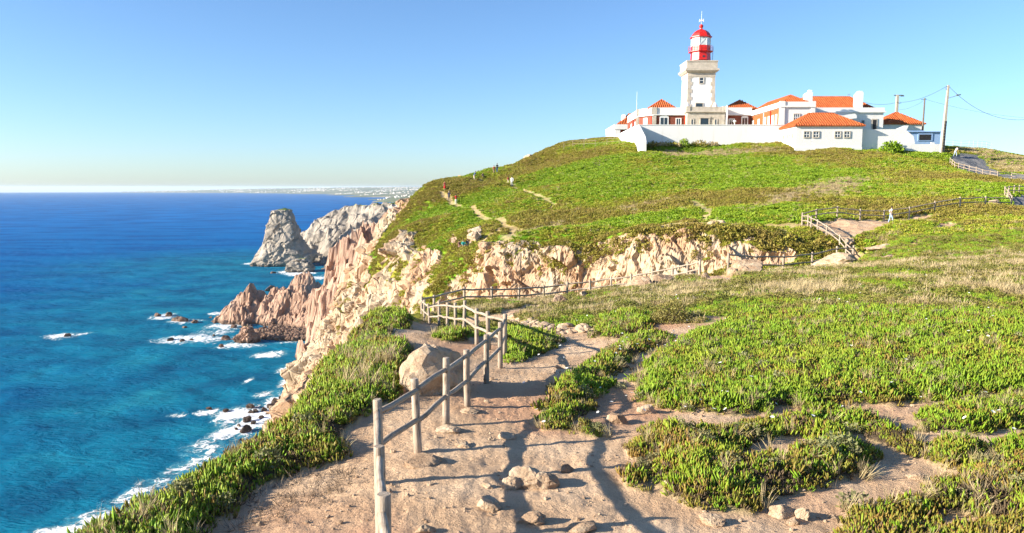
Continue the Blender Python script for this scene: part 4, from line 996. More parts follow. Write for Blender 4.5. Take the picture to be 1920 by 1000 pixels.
# boulder beach at the foot of the red ridge
bm_pts = []
bpoly = np.array([sea_pt(*q)[:2] for q in ((478, 622), (520, 614), (560, 620), (590, 612), (592, 638), (540, 640), (490, 636))])
lo, hi = bpoly.min(0), bpoly.max(0)
cov, fcs = [], []
tmp = bmesh.new(); bmesh.ops.create_icosphere(tmp, subdivisions=1, radius=1); ic = np.array([v.co[:] for v in tmp.verts]); icf = np.array([[v.index for v in f.verts] for f in tmp.faces]); tmp.free()
k = 0
while k < 1500:
    q = rng.uniform(lo, hi)
    if sdist(bpoly, q[:1], q[1:], 5)[0] > 0: continue
    s = rng.uniform(0.8, 2.6)
    cov.append(ic * rng.uniform(0.6, 1.1, (len(ic), 1)) * s + np.array([q[0], q[1], 0.6 + 1.6 * rng.random()])); fcs.append(icf + k * len(ic)); k += 1
me = mesh_np('boulder_beach', np.concatenate(cov), np.concatenate(fcs)); me.materials.append(M_SEARED)
tag(link('boulder_beach', me), 'brown boulder beach at the foot of the jagged red ridge', 'boulders', kind='stuff')
# ================================================================== the lighthouse station
def WX(px, Y, py=230): return P(px, py, Y)[0]
def WZ(py, Y): return P(960, py, Y)[2]
class Thing:
    def __init__(self, name, base, label, cat, group=None):
        self.b = np.array(base, float); self.e = empty(name, tuple(base), label, cat, group)
    def part(self, name, mat, shapes, parent=None, sm=False):
        """shapes: list of callables that add geometry in world coordinates"""
        bm = bmesh.new()
        for s in shapes: s(bm)
        bmesh.ops.translate(bm, verts=bm.verts, vec=Vector(-self.b))
        bmesh.ops.recalc_face_normals(bm, faces=bm.faces)
        return bm_obj(name, bm, mat, parent or self.e, sm)
def box(x0, x1, y0, y1, z0, z1):
    def f(bm):
        v = [bm.verts.new(q) for q in ((x0,y0,z0),(x1,y0,z0),(x1,y1,z0),(x0,y1,z0),(x0,y0,z1),(x1,y0,z1),(x1,y1,z1),(x0,y1,z1))]
        for q in ((0,1,5,4),(1,2,6,5),(2,3,7,6),(3,0,4,7),(4,5,6,7),(3,2,1,0)): bm.faces.new([v[i] for i in q])
    return f
def prism(poly, z0, z1, poly1=None):     # plan polygon extruded, optionally to another polygon at the top
    def f(bm):
        a = [bm.verts.new((x, y, z0)) for x, y in poly]; b = [bm.verts.new((x, y, z1)) for x, y in (poly1 or poly)]
        n = len(poly)
        for i in range(n): bm.faces.new((a[i], a[(i+1) % n], b[(i+1) % n], b[i]))
        bm.faces.new(b); bm.faces.new(a[::-1])
    return f
def xprism(poly, y0, y1):                # elevation polygon (x, z) extruded in y
    def f(bm):
        a = [bm.verts.new((x, y0, z)) for x, z in poly]; b = [bm.verts.new((x, y1, z)) for x, z in poly]
        n = len(poly)
        for i in range(n): bm.faces.new((a[i], a[(i+1) % n], b[(i+1) % n], b[i]))
        bm.faces.new(b); bm.faces.new(a[::-1])
    return f
def yprism(poly, x0, x1):                # section polygon (y, z) extruded in x
    def f(bm):
        a = [bm.verts.new((x0, y, z)) for y, z in poly]; b = [bm.verts.new((x1, y, z)) for y, z in poly]
        n = len(poly)
        for i in range(n): bm.faces.new((a[i], a[(i+1) % n], b[(i+1) % n], b[i]))
        bm.faces.new(b); bm.faces.new(a[::-1])
    return f
def lathe(cx, cy, prof, n=8, rot=0.0):
    def f(bm):
        rings = [[bm.verts.new((cx + r * math.cos(a + rot), cy + r * math.sin(a + rot), z)) for a in np.linspace(0, 2 * math.pi, n, endpoint=False)] for r, z in prof]
        for A, B in zip(rings, rings[1:]):
            for k in range(n): bm.faces.new((A[k], A[(k+1) % n], B[(k+1) % n], B[k]))
        bm.faces.new(rings[-1]); bm.faces.new(rings[0][::-1])
    return f
def tube(a, b, r0, r1=None, n=6):
    r1 = r0 if r1 is None else r1
    def f(bm):
        A, B = Vector(a), Vector(b); d = (B - A).normalized(); u = d.orthogonal().normalized(); w = d.cross(u)
        ra = [bm.verts.new(A + (u * math.cos(t) + w * math.sin(t)) * r0) for t in np.linspace(0, 2 * math.pi, n, endpoint=False)]
        rb = [bm.verts.new(B + (u * math.cos(t) + w * math.sin(t)) * r1) for t in np.linspace(0, 2 * math.pi, n, endpoint=False)]
        for k in range(n): bm.faces.new((ra[k], ra[(k+1) % n], rb[(k+1) % n], rb[k]))
        bm.faces.new(rb); bm.faces.new(ra[::-1])
    return f
def window(T, x0, x1, z0, z1, y, frame=M_STONE, bars=True, arch=False, rows=2, cols=2):
    """a window in a wall that faces the camera: stone surround, dark panes set back, white bars"""
    fw = 0.16
    w = T.part('window', frame, [box(x0 - fw, x0, y - 0.07, y + 0.1, z0 - fw, z1 + fw), box(x1, x1 + fw, y - 0.07, y + 0.1, z0 - fw, z1 + fw),
        box(x0, x1, y - 0.07, y + 0.1, z1, z1 + fw), box(x0, x1, y - 0.09, y + 0.1, z0 - fw, z0)] +
        ([lambda bm: lathe_arch(bm, (x0 + x1) / 2, y, z1 + fw, (x1 - x0) / 2 + fw)] if arch else []))
    T.part('pane', M_GLASS, [box(x0, x1, y - 0.03, y + 0.06, z0, z1)], w)
    if bars:
        b = []
        t = 0.05
        for i in range(1, cols):
            xx = x0 + (x1 - x0) * i / cols; b.append(box(xx - t, xx + t, y - 0.055, y - 0.031, z0, z1))
        for i in range(1, rows):
            zz = z0 + (z1 - z0) * i / rows; b.append(box(x0, x1, y - 0.058, y - 0.031, zz - t, zz + t))
        b += [box(x0, x0 + t, y - 0.06, y - 0.031, z0, z1), box(x1 - t, x1, y - 0.06, y - 0.031, z0, z1)]
        T.part('glazing_bars', M_WHITEP, b, w)
    return w
def lathe_arch(bm, cx, y, z, r):
    pts = [(cx + r * math.cos(a), z - 0.02 + 0.45 * r * math.sin(a)) for a in np.linspace(0, math.pi, 9)]
    xprism(pts, y - 0.072, y + 0.1)(bm)
def side_window(T, x, y0, y1, z0, z1, frame=M_WHITEP, pane=M_WHITEP):
    w = T.part('window', frame, [box(x - 0.07, x + 0.1, y0, y1, z0, z1)])
    T.part('pane', pane, [box(x - 0.09, x - 0.071, y0 + 0.15, y1 - 0.15, z0 + 0.15, z1 - 0.15)], w)
def hip(T, x0, x1, y0, y1, ze, zr, inset=None, along='x', over=0.35, rib=0.46, ridge=None):
    """hipped tile roof with raised tile courses"""
    x0 -= over; x1 += over; y0 -= over; y1 += over
    if along == 'x':
        i = (y1 - y0) / 2 if inset is None else inset
        A, B = (x0 + i, (y0 + y1) / 2, zr), (x1 - i, (y0 + y1) / 2, zr)
    else:
        i = (x1 - x0) / 2 if inset is None else inset
        A, B = ((x0 + x1) / 2, y0 + i, zr), ((x0 + x1) / 2, y1 - i, zr)
    if ridge: A, B = ridge
    c_ = [(x0, y0, ze), (x1, y0, ze), (x1, y1, ze), (x0, y1, ze)]
    def shell(bm):
        v = [bm.verts.new(q) for q in c_] + [bm.verts.new(A), bm.verts.new(B)] + [bm.verts.new((q[0], q[1], ze - 0.14)) for q in c_]
        if along == 'x': fs = [(0,1,5,4), (1,2,5), (2,3,4,5), (3,0,4)]
        else: fs = [(0,1,4), (1,2,5,4), (2,3,5), (3,0,4,5)]
        for q in fs: bm.faces.new([v[k] for k in q])
        for k in range(4): bm.faces.new((v[k], v[6 + k], v[6 + (k + 1) % 4], v[(k + 1) % 4]))
        bm.faces.new((v[9], v[8], v[7], v[6]))
    r = T.part('roof', M_TILE, [shell])
    cx_, cy_ = np.array(A), np.array(B)
    if along == 'x': slopes = [(c_[0], c_[1], A, B), (c_[1], c_[2], B, B), (c_[2], c_[3], B, A), (c_[3], c_[0], A, A)]
    else: slopes = [(c_[0], c_[1], A, A), (c_[1], c_[2], A, B), (c_[2], c_[3], B, B), (c_[3], c_[0], B, A)]
    def ribs(bm):
        for p, q, tl, tr in slopes:
            p, q, tl, tr = (np.array(k, float) for k in (p, q, tl, tr))
            e = q - p; Ln = np.linalg.norm(e); e = e / Ln
            fall = tl - p - e * np.dot(tl - p, e)
            ul, ur = np.dot(tl - p, e), Ln - np.dot(tr - p, e)
            nn = np.cross(e, fall); nn /= np.linalg.norm(nn)
            if nn[2] < 0: nn = -nn
            u = rib / 2
            while u < Ln:
                t = min(1, u / max(ul, 1e-3), (Ln - u) / max(ur, 1e-3))
                if t > 0.03:
                    a = p + e * u; b = a + fall * t
                    va = [bm.verts.new(a - e * rib * .26 + nn * .01), bm.verts.new(a + nn * 0.16), bm.verts.new(a + e * rib * .26 + nn * .01)]
                    vb = [bm.verts.new(b - e * rib * .26 + nn * .01), bm.verts.new(b + nn * 0.16), bm.verts.new(b + e * rib * .26 + nn * .01)]
                    bm.faces.new((va[0], va[1], vb[1], vb[0])); bm.faces.new((va[1], va[2], vb[2], vb[1])); bm.faces.new(va)
                u += rib
    o = T.part('tile_courses', M_TILE, [ribs], r); o['kind'] = 'stuff'
    caps = [tube(c_[0], A, 0.11), tube(c_[1], B if along == 'x' else A, 0.11), tube(c_[2], B, 0.11), tube(c_[3], A if along == 'x' else B, 0.11)]
    if np.linalg.norm(cx_ - cy_) > 0.2: caps.append(tube(A, B, 0.12))
    T.part('ridge_tiles', M_TILE, caps, r)
    return r

ZG = EYE + 7.5                   # level of the yard foundations (buried in the hill)
FY = 168.0                       # facade of the wings
# ---- retaining wall
xl = WX(1193, 148)
w = Thing('retaining_wall', (xl + 6, 148.2, EYE + 7.0), 'long white retaining wall below the lighthouse with a sloping wing', 'wall')
wt = WZ(235, 148)
w.part('front_wall', M_LIME, [box(xl + 0.5, WX(1493, 148), 148, 148.5, EYE + 5, wt)])
w.part('coping', M_LIME, [box(xl + 0.5, WX(1493, 148), 147.93, 148.57, wt, wt + 0.12)])
w.part('side_wall', M_LIME, [box(xl, xl + 0.5, 148, 196, EYE + 5, wt - 0.02)])
w.part('wing', M_LIME, [yprism([(139.5, EYE + 4.5), (148, EYE + 4.5), (148, wt - 0.01), (146.5, wt - 0.3), (140.6, WZ(256, 140.6)), (139.5, WZ(266, 139.5))], xl, xl + 0.55)])
# ---- tower
ty = 169.0
tw = Thing('lighthouse', (WX(1314, ty), ty + 3.1, ZG), 'square white lighthouse tower with stone quoins and red lantern', 'lighthouse')
zb, zt = ZG, WZ(136, ty)
bx0, bx1 = WX(1287, ty, 200), WX(1340.5, ty, 200); tx0, tx1 = WX(1292.5, ty, 136), WX(1342.5, ty, 136)
cxm = (bx0 + bx1) / 2; bw = (bx1 - bx0) / 2 + 0.15; twid = (tx1 - tx0) / 2
cxm = (bx0 + bx1 + tx0 + tx1) / 4
cyt = ty + bw
def sq(h): return [(cxm - h, cyt - h), (cxm + h, cyt - h), (cxm + h, cyt + h), (cxm - h, cyt + h)]
tw.part('shaft', M_LIME, [prism(sq(bw), zb, zt, sq(twid))])
def half(z): return bw + (twid - bw) * (z - zb) / (zt - zb)
zq = zb + 1.0; k = 0
while zq < zt - 0.7:
    h = half(zq + 0.4) + 0.05; L = 1.05 if k % 2 else 0.7; L2 = 0.7 if k % 2 else 1.05
    for sx in (-1, 1):
        xa, xb = sorted((cxm + sx * h, cxm + sx * (h - L)))
        xc, xd = sorted((cxm + sx * h, cxm + sx * (h - 0.3)))
        tw.part('quoin', M_STONE, [box(xa, xb, cyt - h - 0.003, cyt - h + 0.28, zq, zq + 0.78), box(xc, xd, cyt - h + 0.28, cyt - h + L2, zq, zq + 0.78)])
    zq += 0.82; k += 1
cz0 = zt
crn = tw.part('cornice', M_STONE, [prism(sq(twid + 0.12), cz0 - 0.9, cz0), prism(sq(twid + 0.3), cz0 + 0.002, cz0 + 0.4, sq(twid + 0.75)), prism(sq(twid + 0.8), cz0 + 0.402, cz0 + 0.85), prism(sq(twid + 0.45), cz0 + 0.852, WZ(116, ty)), prism(sq(twid + 0.55), WZ(116, ty) + 0.002, WZ(113.5, ty))])
window(tw, cxm - 0.42, cxm + 0.42, WZ(156, ty), WZ(146, ty), cyt - half(WZ(150, ty)) - 0.04, M_STONE, True, rows=2, cols=1)
window(tw, cxm - 0.75 - 0.4, cxm + 0.75 - 0.4, WZ(205, ty), WZ(194, ty), cyt - half(WZ(198, ty)) - 0.04, M_STONE, False)
sw = tw.part('side_window', M_STONE, [box(cxm - half(WZ(150, ty)) - 0.1, cxm - half(WZ(150, ty)) + 0.2, cyt - 0.6, cyt + 0.6, WZ(159, ty), WZ(145, ty))])
# lantern
lx = WX(1314.5, ty + 3, 90); lz = lambda py: WZ(py, ty + 3); lr = 18.2 / F * (ty + 3)
rot8 = math.pi / 8
drum = tw.part('lantern_drum', M_REDP, [lathe(lx, cyt, [(lr * 1.02, lz(114)), (lr * 0.97, lz(99)), (lr * 1.22, lz(98.2)), (lr * 1.22, lz(97)), (lr * 0.98, lz(96.8)), (lr * 0.98, lz(87))], 8, rot8)])
gl = tw.part('lantern_glass', M_LGLASS, [lathe(lx, cyt, [(lr * 0.94, lz(86.9)), (lr * 0.94, lz(72))], 8, rot8)])
bars = []
for a in np.linspace(0, 2 * math.pi, 8, endpoint=False):
    ca, sa = math.cos(a + rot8) * lr * 0.955, math.sin(a + rot8) * lr * 0.955
    cb, sb = math.cos(a + rot8 + math.pi / 4) * lr * 0.955, math.sin(a + rot8 + math.pi / 4) * lr * 0.955
    bars += [tube((lx + ca, cyt + sa, lz(86.9)), (lx + ca, cyt + sa, lz(72)), 0.05), tube((lx + ca, cyt + sa, lz(86.9)), (lx + cb, cyt + sb, lz(72)), 0.03)]
tw.part('glazing_bars', M_WHITEP, bars, gl)
rl = []
for a in np.linspace(0, 2 * math.pi, 24, endpoint=False):
    x, y = lx + math.cos(a) * lr * 1.2, cyt + math.sin(a) * lr * 1.2
    x2, y2 = lx + math.cos(a + math.pi / 12) * lr * 1.2, cyt + math.sin(a + math.pi / 12) * lr * 1.2
    rl += [tube((x, y, lz(97)), (x, y, lz(88)), 0.022, n=4), tube((x, y, lz(88)), (x2, y2, lz(88)), 0.026, n=4), tube((x, y, lz(92.5)), (x2, y2, lz(92.5)), 0.02, n=4)]
tw.part('gallery_railing', M_PIPE, rl)
tw.part('drum_window', M_GLASS, [box(lx - 0.02, lx + 0.42, cyt - lr * 0.945, cyt - lr * 0.9, lz(110), lz(106.5))], drum)
tw.part('ladder', M_METAL, [tube((lx + lr * 1.2, cyt - 0.3, lz(114)), (lx + lr * 1.24, cyt - 0.3, lz(88)), 0.035, n=4), tube((lx + lr * 1.2, cyt + 0.3, lz(114)), (lx + lr * 1.24, cyt + 0.3, lz(88)), 0.035, n=4)] + [tube((lx + lr * 1.22, cyt - 0.3, lz(114 - q)), (lx + lr * 1.22, cyt + 0.3, lz(114 - q)), 0.025, n=4) for q in range(2, 26, 3)])
dome = tw.part('dome', M_REDP, [lathe(lx, cyt, [(lr * 1.0, lz(72)), (lr * 1.1, lz(71)), (lr * 1.1, lz(69.2)), (lr * 0.98, lz(68.6)), (lr * 0.88, lz(64)), (lr * 0.7, lz(60)), (lr * 0.45, lz(57)), (lr * 0.2, lz(55.2)), (lr * 0.13, lz(54)), (lr * 0.13, lz(52.2))], 8, rot8)])
tw.part('finial_ball', M_REDP, [lathe(lx, cyt, [(lr * 0.13, lz(52.3)), (lr * 0.2, lz(50.6)), (lr * 0.21, lz(48.6)), (lr * 0.17, lz(46.6)), (lr * 0.07, lz(45.4))], 12)], dome, True)
vane = tw.part('weather_vane', M_WHITEP, [tube((lx, cyt, lz(45.5)), (lx, cyt, lz(38)), 0.04), xprism([(lx - 0.5, lz(41.5)), (lx - 0.42, lz(35.5)), (lx - 0.15, lz(37.2)), (lx + 0.2, lz(36.6)), (lx + 0.52, lz(34.5)), (lx + 0.55, lz(41)), (lx + 0.2, lz(39)), (lx - 0.15, lz(39))], cyt - 0.06, cyt + 0.06)])
tw.part('lightning_rod', M_METAL, [tube((lx, cyt, lz(39)), (lx + 0.05, cyt, lz(20)), 0.03, 0.015, 5)])
# ---- left wing with its chamfered corner
zp1, zp0 = WZ(202, FY), WZ(215, FY)
plan = [(WX(1225, FY), FY), (WX(1197, 172), 172), (WX(1197, 172), 188), (WX(1288, FY) + 0.3, 188), (WX(1288, FY) + 0.3, FY)]
lw = Thing('keepers_wing', (plan[0][0] + 3, FY + 4, ZG), 'low red brown wing left of the lighthouse with white parapet', 'building')
def grow(pl, d):
    c0 = np.mean(pl, 0); return [tuple(c0 + (np.array(p) - c0) * (1 + d / np.linalg.norm(np.array(p) - c0))) for p in pl]
lw.part('wall', M_BRICK, [prism(plan, ZG, zp0)])
lw.part('parapet', M_LIME, [prism(grow(plan, 0.12), zp0 + 0.002, zp1), prism(grow(plan, 0.32), zp0 - 0.18, zp0 + 0.001)])
for (x, y) in (plan[0], plan[1]):
    lw.part('pilaster', M_STONE, [box(x - 0.35, x + 0.6, y - 0.22, y + 0.3, ZG, zp0 - 0.181), box(x - 0.45, x + 0.7, y - 0.30, y + 0.3, zp0 + 0.003, zp1 + 0.05)])
window(lw, WX(1238, FY), WX(1252, FY), ZG, WZ(221, FY), FY - 0.05, M_WHITEP, True, True, 2, 2)
window(lw, WX(1268, FY), WX(1276, FY), ZG, WZ(223, FY), FY - 0.05, M_WHITEP, True, False, 3, 2)
ca, cb = np.array(plan[1]), np.array(plan[0]); dirc = (cb - ca) / np.linalg.norm(cb - ca); nrmc = np.array([dirc[1], -dirc[0]])
mid = (ca + cb) / 2
def quad_on(pl0, pl1, n2, t0, t1):
    return [tuple(pl0 + n2 * t0), tuple(pl1 + n2 * t0), tuple(pl1 + n2 * t1), tuple(pl0 + n2 * t1)]
d_ = lw.part('door', M_WHITEP, [prism(quad_on(mid - dirc * 0.75, mid + dirc * 0.55, nrmc, -0.05, 0.08), ZG, WZ(221.5, 170))])
lw.part('pane', M_GLASS, [prism(quad_on(mid - dirc * 0.35 + dirc * s, mid - dirc * 0.1 + dirc * s, nrmc, 0.08, 0.1), WZ(228, 170), WZ(225, 170)) for s in (0, 0.4)], d_)
for px, yy in ((1221, FY + 0.2), (1284, FY - 0.1)): lw.part('drain_pipe', M_PIPE, [tube((WX(px, FY), yy - 0.25, ZG), (WX(px, FY), yy - 0.25, zp0 - 0.3), 0.13)])
for yv in (175.5, 181): side_window(lw, plan[1][0], yv, yv + 1.6, ZG + 2, zp0 - 0.9)
lw.part('drain_pipe', M_PIPE, [tube((plan[1][0] - 0.15, 179, ZG), (plan[1][0] - 0.15, 179, zp0 - 0.3), 0.12)])
hip(lw, WX(1212, FY) + 0.6, WX(1271, FY), FY + 1.2, FY + 9.5, zp1 - 0.1, WZ(186.5, FY + 5), ridge=((WX(1240.5, FY + 5), FY + 5.2, WZ(186.5, FY + 5)), (WX(1242, FY + 5), FY + 6.2, WZ(186.5, FY + 5))), over=0.1)
lw.part('mast', M_WHITEP, [tube((WX(1192, 186), 186, ZG), (WX(1193.5, 186), 186, WZ(172, 186)), 0.07, 0.03)])
# ---- stone entrance block in front of the tower
ey = 166.0
en = Thing('entrance_block', (WX(1323, ey), ey + 1, ZG), 'beige cut stone entrance block at the tower foot', 'building')
ex0, ex1 = WX(1286.5, ey), WX(1360.5, ey); ez1, ez0 = WZ(200.5, ey), WZ(211, ey)
en.part('wall', M_STONE, [box(ex0 + 0.2, ex1 - 0.2, ey, ty - 0.1, ZG, ez0)])
en.part('parapet', M_STONE, [box(ex0, ex1, ey - 0.12, ty - 0.15, ez0 + 0.28, ez1), box(ex0 - 0.15, ex1 + 0.15, ey - 0.35, ty - 0.12, ez0 + 0.002, ez0 + 0.278), box(ex0 - 0.12, ex0 + 0.75, ey - 0.25, ey + 0.8, ez1 - 0.9, ez1 + 0.12), box(ex1 - 0.75, ex1 + 0.12, ey - 0.25, ey + 0.8, ez1 - 0.9, ez1 + 0.12)])
for i, (a, b_) in enumerate(((0.2, 1.25), (2.3, 2.75), (5.2, 5.75), (ex1 - ex0 - 1.25, ex1 - ex0 - 0.2))):
    for j in range(7):
        zz = ZG + 0.9 + j * 0.5
        if zz + 0.46 < ez0: en.part('stone_course', M_STONE, [box(ex0 + a, ex0 + b_, ey - 0.1, ey + 0.02, zz, zz + 0.46)])
dx0, dx1 = WX(1313.5, ey), WX(1328.5, ey)
dd_ = en.part('doorway', M_STONE, [box(dx0 - 0.25, dx0, ey - 0.14, ey + 0.05, ZG, WZ(222, ey)), box(dx1, dx1 + 0.25, ey - 0.14, ey + 0.05, ZG, WZ(222, ey)), box(dx0 - 0.4, dx1 + 0.4, ey - 0.2, ey + 0.05, WZ(222, ey), WZ(219.5, ey))])
en.part('door_glass', M_GLASS, [box(dx0, dx1, ey - 0.05, ey + 0.03, ZG, WZ(222, ey))], dd_)
for px in (1298, 1342): window(en, WX(px - 1.8, ey), WX(px + 1.8, ey), ZG, WZ(224.5, ey), ey - 0.02, M_STONE, True, True, 2, 1)
for px in (1289, 1341): en.part('roof_finial', M_LIME, [lathe(WX(px, ey + 1.5, 198), ey + 1.6, [(0.55, ez1 - 0.4), (0.55, ez1 + 0.25), (0.42, ez1 + 0.7), (0.15, ez1 + 1.05)], 10)], None, True)
en.part('white_post', M_WHITEP, [tube((WX(1361.5, ey), ey - 0.5, ZG), (WX(1361.5, ey), ey - 0.5, WZ(199, ey)), 0.22, 0.2, 8)])
# ---- right wing
rx0, rx1 = WX(1360.5, FY) + 0.1, WX(1409, FY)
rw = Thing('keepers_wing', (rx0 + 3, FY + 4, ZG), 'red brown wing between the tower and the orange side wall', 'building')
rw.part('wall', M_BRICK, [box(rx0, rx1, FY, FY + 16, ZG, zp0)])
rw.part('parapet', M_LIME, [box(rx0 - 0.05, rx1, FY - 0.12, FY + 16, zp0 + 0.002, zp1), box(rx0 - 0.05, rx1, FY - 0.35, FY + 16, zp0 - 0.2, zp0 + 0.001)])
window(rw, WX(1367, FY), WX(1376, FY), ZG, WZ(224, FY), FY - 0.05, M_WHITEP, True, False, 2, 2)
window(rw, WX(1391, FY), WX(1401, FY), ZG, WZ(221.5, FY), FY - 0.05, M_WHITEP, True, True, 2, 2)
hip(rw, WX(1363, FY), WX(1424, FY) - 0.2, FY + 1.2, FY + 9.5, zp1 - 0.1, WZ(187.5, FY + 5), ridge=((WX(1387, FY + 5), FY + 5.2, WZ(187.5, FY + 5)), (WX(1389, FY + 5), FY + 6.2, WZ(187.5, FY + 5))), over=0.1)
lp = Thing('yard_lamp', (WX(1377.5, 160), 160, ZG), 'small white globe lamp on a post in front of the right wing', 'lamp')
lp.part('lamp_post', M_WHITEP, [tube((WX(1377.5, 160), 160, ZG), (WX(1377.5, 160), 160, WZ(230, 160)), 0.09)])
lp.part('globe', M_WHITEP, [lathe(WX(1377.5, 160), 160, [(0.1, WZ(230.5, 160)), (0.34, WZ(229, 160)), (0.34, WZ(227, 160)), (0.12, WZ(225.4, 160))], 10)], None, True)
# ---- east house with the orange side wall
hx0, hx1 = WX(1463, 150), WX(1525, 150); hz1 = WZ(191, 150); hz0 = WZ(201.5, 150)
eh = Thing('keepers_house', (hx0 + 3, 154, ZG), 'white house whose long orange side wall faces the sea', 'house')
eh.part('wall', M_LIME, [box(hx0 + 0.12, hx1, 150, 171, EYE + 6, hz0)])
eh.part('side_panel', M_ORANGE, [box(hx0 + 0.02, hx0 + 0.118, 150.9, 160, ZG, hz0 - 0.15), box(hx0 + 0.02, hx0 + 0.118, 160.7, 170.5, ZG, hz0 - 0.15)])
eh.part('parapet', M_LIME, [box(hx0, hx1 + 0.1, 149.88, 171, hz0 + 0.28, hz1), box(hx0 - 0.2, hx1 + 0.25, 149.68, 171, hz0 + 0.002, hz0 + 0.278)])
for (a, b_) in ((hx0 - 0.1, hx0 + 0.75), (hx1 - 0.6, hx1 + 0.2)): eh.part('pilaster', M_LIME, [box(a, b_, 149.78, 150.6, EYE + 6, hz0), box(a - 0.05, b_ + 0.05, 149.74, 150.6, hz0 + 0.282, hz1 + 0.1)])
window(eh, WX(1488, 150), WX(1498, 150), WZ(226, 150), WZ(214.5, 150), 149.95, M_STONE, True, False, 2, 3)
for yv in (151.9, 153.9, 156.2, 158.5, 162.6, 166.5): side_window(eh, hx0 + 0.05, yv, yv + 1.15, ZG, hz0 - 1.1)
eh.part('drain_pipe', M_PIPE, [tube((hx0 - 0.12, 155.6, ZG), (hx0 - 0.12, 155.6, hz0 - 0.1), 0.12)])
hip(eh, hx0 + 0.5, hx1 - 0.4, 150.6, 171, hz1 - 0.15, WZ(178.5, 154), along='y', over=0.0, inset=3.4)
ch = eh.part('chimney', M_LIME, [xprism([(WX(1506, 154), WZ(192, 154)), (WX(1519, 154), WZ(192, 154)), (WX(1519, 154), WZ(174.5, 154)), (WX(1514, 154), WZ(172, 154)), (WX(1506, 154), WZ(177, 154))], 153.2, 154.6), box(WX(1513, 154), WX(1518.5, 154), 153.5, 154.3, WZ(175, 154), WZ(169.5, 154))])
# ---- long block behind
by = 157.0
bx0_, bx1_ = WX(1521, by), WX(1656, by); bz1, bz0 = WZ(202, by), WZ(211.5, by)
lb = Thing('long_house', (bx0_ + 6, by + 4, ZG), 'long white house with broad orange roof right of the lighthouse', 'house')
lb.part('wall', M_LIME, [box(bx0_, bx1_, by, by + 11, EYE + 6, bz0)])
lb.part('parapet', M_LIME, [box(bx0_, bx1_ + 0.1, by - 0.12, by + 11, bz0 + 0.3, bz1), box(bx0_, bx1_ + 0.35, by - 0.35, by + 11, bz0 + 0.002, bz0 + 0.298)])
hip(lb, WX(1509, by) - 3.2, WX(1652, by) - 0.8, by + 0.8, by + 10.5, bz1 - 0.1, WZ(181.5, by + 5.5), ridge=((WX(1508, by + 5.5), by + 5.6, WZ(181.5, by + 5.5)), (WX(1591, by + 5.5), by + 5.6, WZ(181.5, by + 5.5))), over=0.0)
lb.part('chimney', M_LIME, [xprism([(WX(1604, by), WZ(204, by)), (WX(1617, by), WZ(204, by)), (WX(1617.5, by), WZ(174, by)), (WX(1615, by), WZ(170.5, by)), (WX(1610, by), WZ(170.5, by)), (WX(1604.5, by), WZ(177, by))], by + 0.2, by + 1.5)])
lb.part('porch', M_LIME, [xprism([(WX(1556, by - 3), WZ(220, by - 3)), (WX(1602, by - 3), WZ(213, by - 3)), (WX(1606, by - 3), WZ(217, by - 3)), (WX(1606, by - 3), WZ(222, by - 3)), (WX(1590, by - 3), WZ(224, by - 3)), (WX(1590, by - 3), WZ(250, by - 3)), (WX(1556, by - 3), WZ(250, by - 3))], by - 3, by - 0.02)])
window(lb, WX(1614.5, by), WX(1620.5, by), WZ(233, by), WZ(226, by), by - 0.04, M_LIME, False)
dr = lb.part('door', M_STONE, [box(WX(1633.5, by), WX(1645, by), by - 0.1, by + 0.05, ZG, WZ(223, by))])
lb.part('door_panel', M_DARK, [box(WX(1636, by), WX(1642.5, by), by - 0.13, by - 0.101, ZG, WZ(225, by))], dr)
lb.part('antenna', M_METAL, [tube((WX(1589, by + 5), by + 5, WZ(182, by + 5)), (WX(1589, by + 5), by + 5, WZ(176, by + 5)), 0.04), tube((WX(1586, by + 5), by + 5, WZ(178, by + 5)), (WX(1592, by + 5), by + 5, WZ(177, by + 5)), 0.03)])
# ---- front annex
ax0, ax1 = WX(1493, 140), WX(1618, 140); az1 = WZ(237, 140); zf = EYE + 5.0
an = Thing('annex', (ax0 + 4, 143, EYE + 6.5), 'low white annex with orange hipped roof and four paired windows', 'building')
an.part('wall', M_LIME, [box(ax0, ax1, 140, 148.2, zf, az1)])
an.part('plinth', M_LIME, [xprism([(WX(1441, 147.9), zf), (ax0 - 0.02, zf), (ax0 - 0.02, EYE + 8.2), (WX(1455, 147.9), EYE + 8.6), (WX(1445, 147.9), EYE + 8.2)], 146.9, 147.92), box(ax0 - 0.15, ax1, 139.85, 139.99, zf, EYE + 7.3)])
hip(an, ax0, ax1, 140, 148.2, az1 + 0.12, WZ(212.5, 144), inset=4.3, over=0.36)
for px in (1508.5, 1526, 1566.5, 1584): window(an, WX(px, 140), WX(px + 9.5, 140), WZ(257.5, 140), WZ(247.5, 140), 139.95, M_STONE, True, False, 2, 2)
for yv in (141.2, 142.8, 143.9, 145.8):
    side_window(an, ax0, yv, yv + 0.65, WZ(258, 140) - 0.1, WZ(249, 140), M_STONE, M_GLASS)
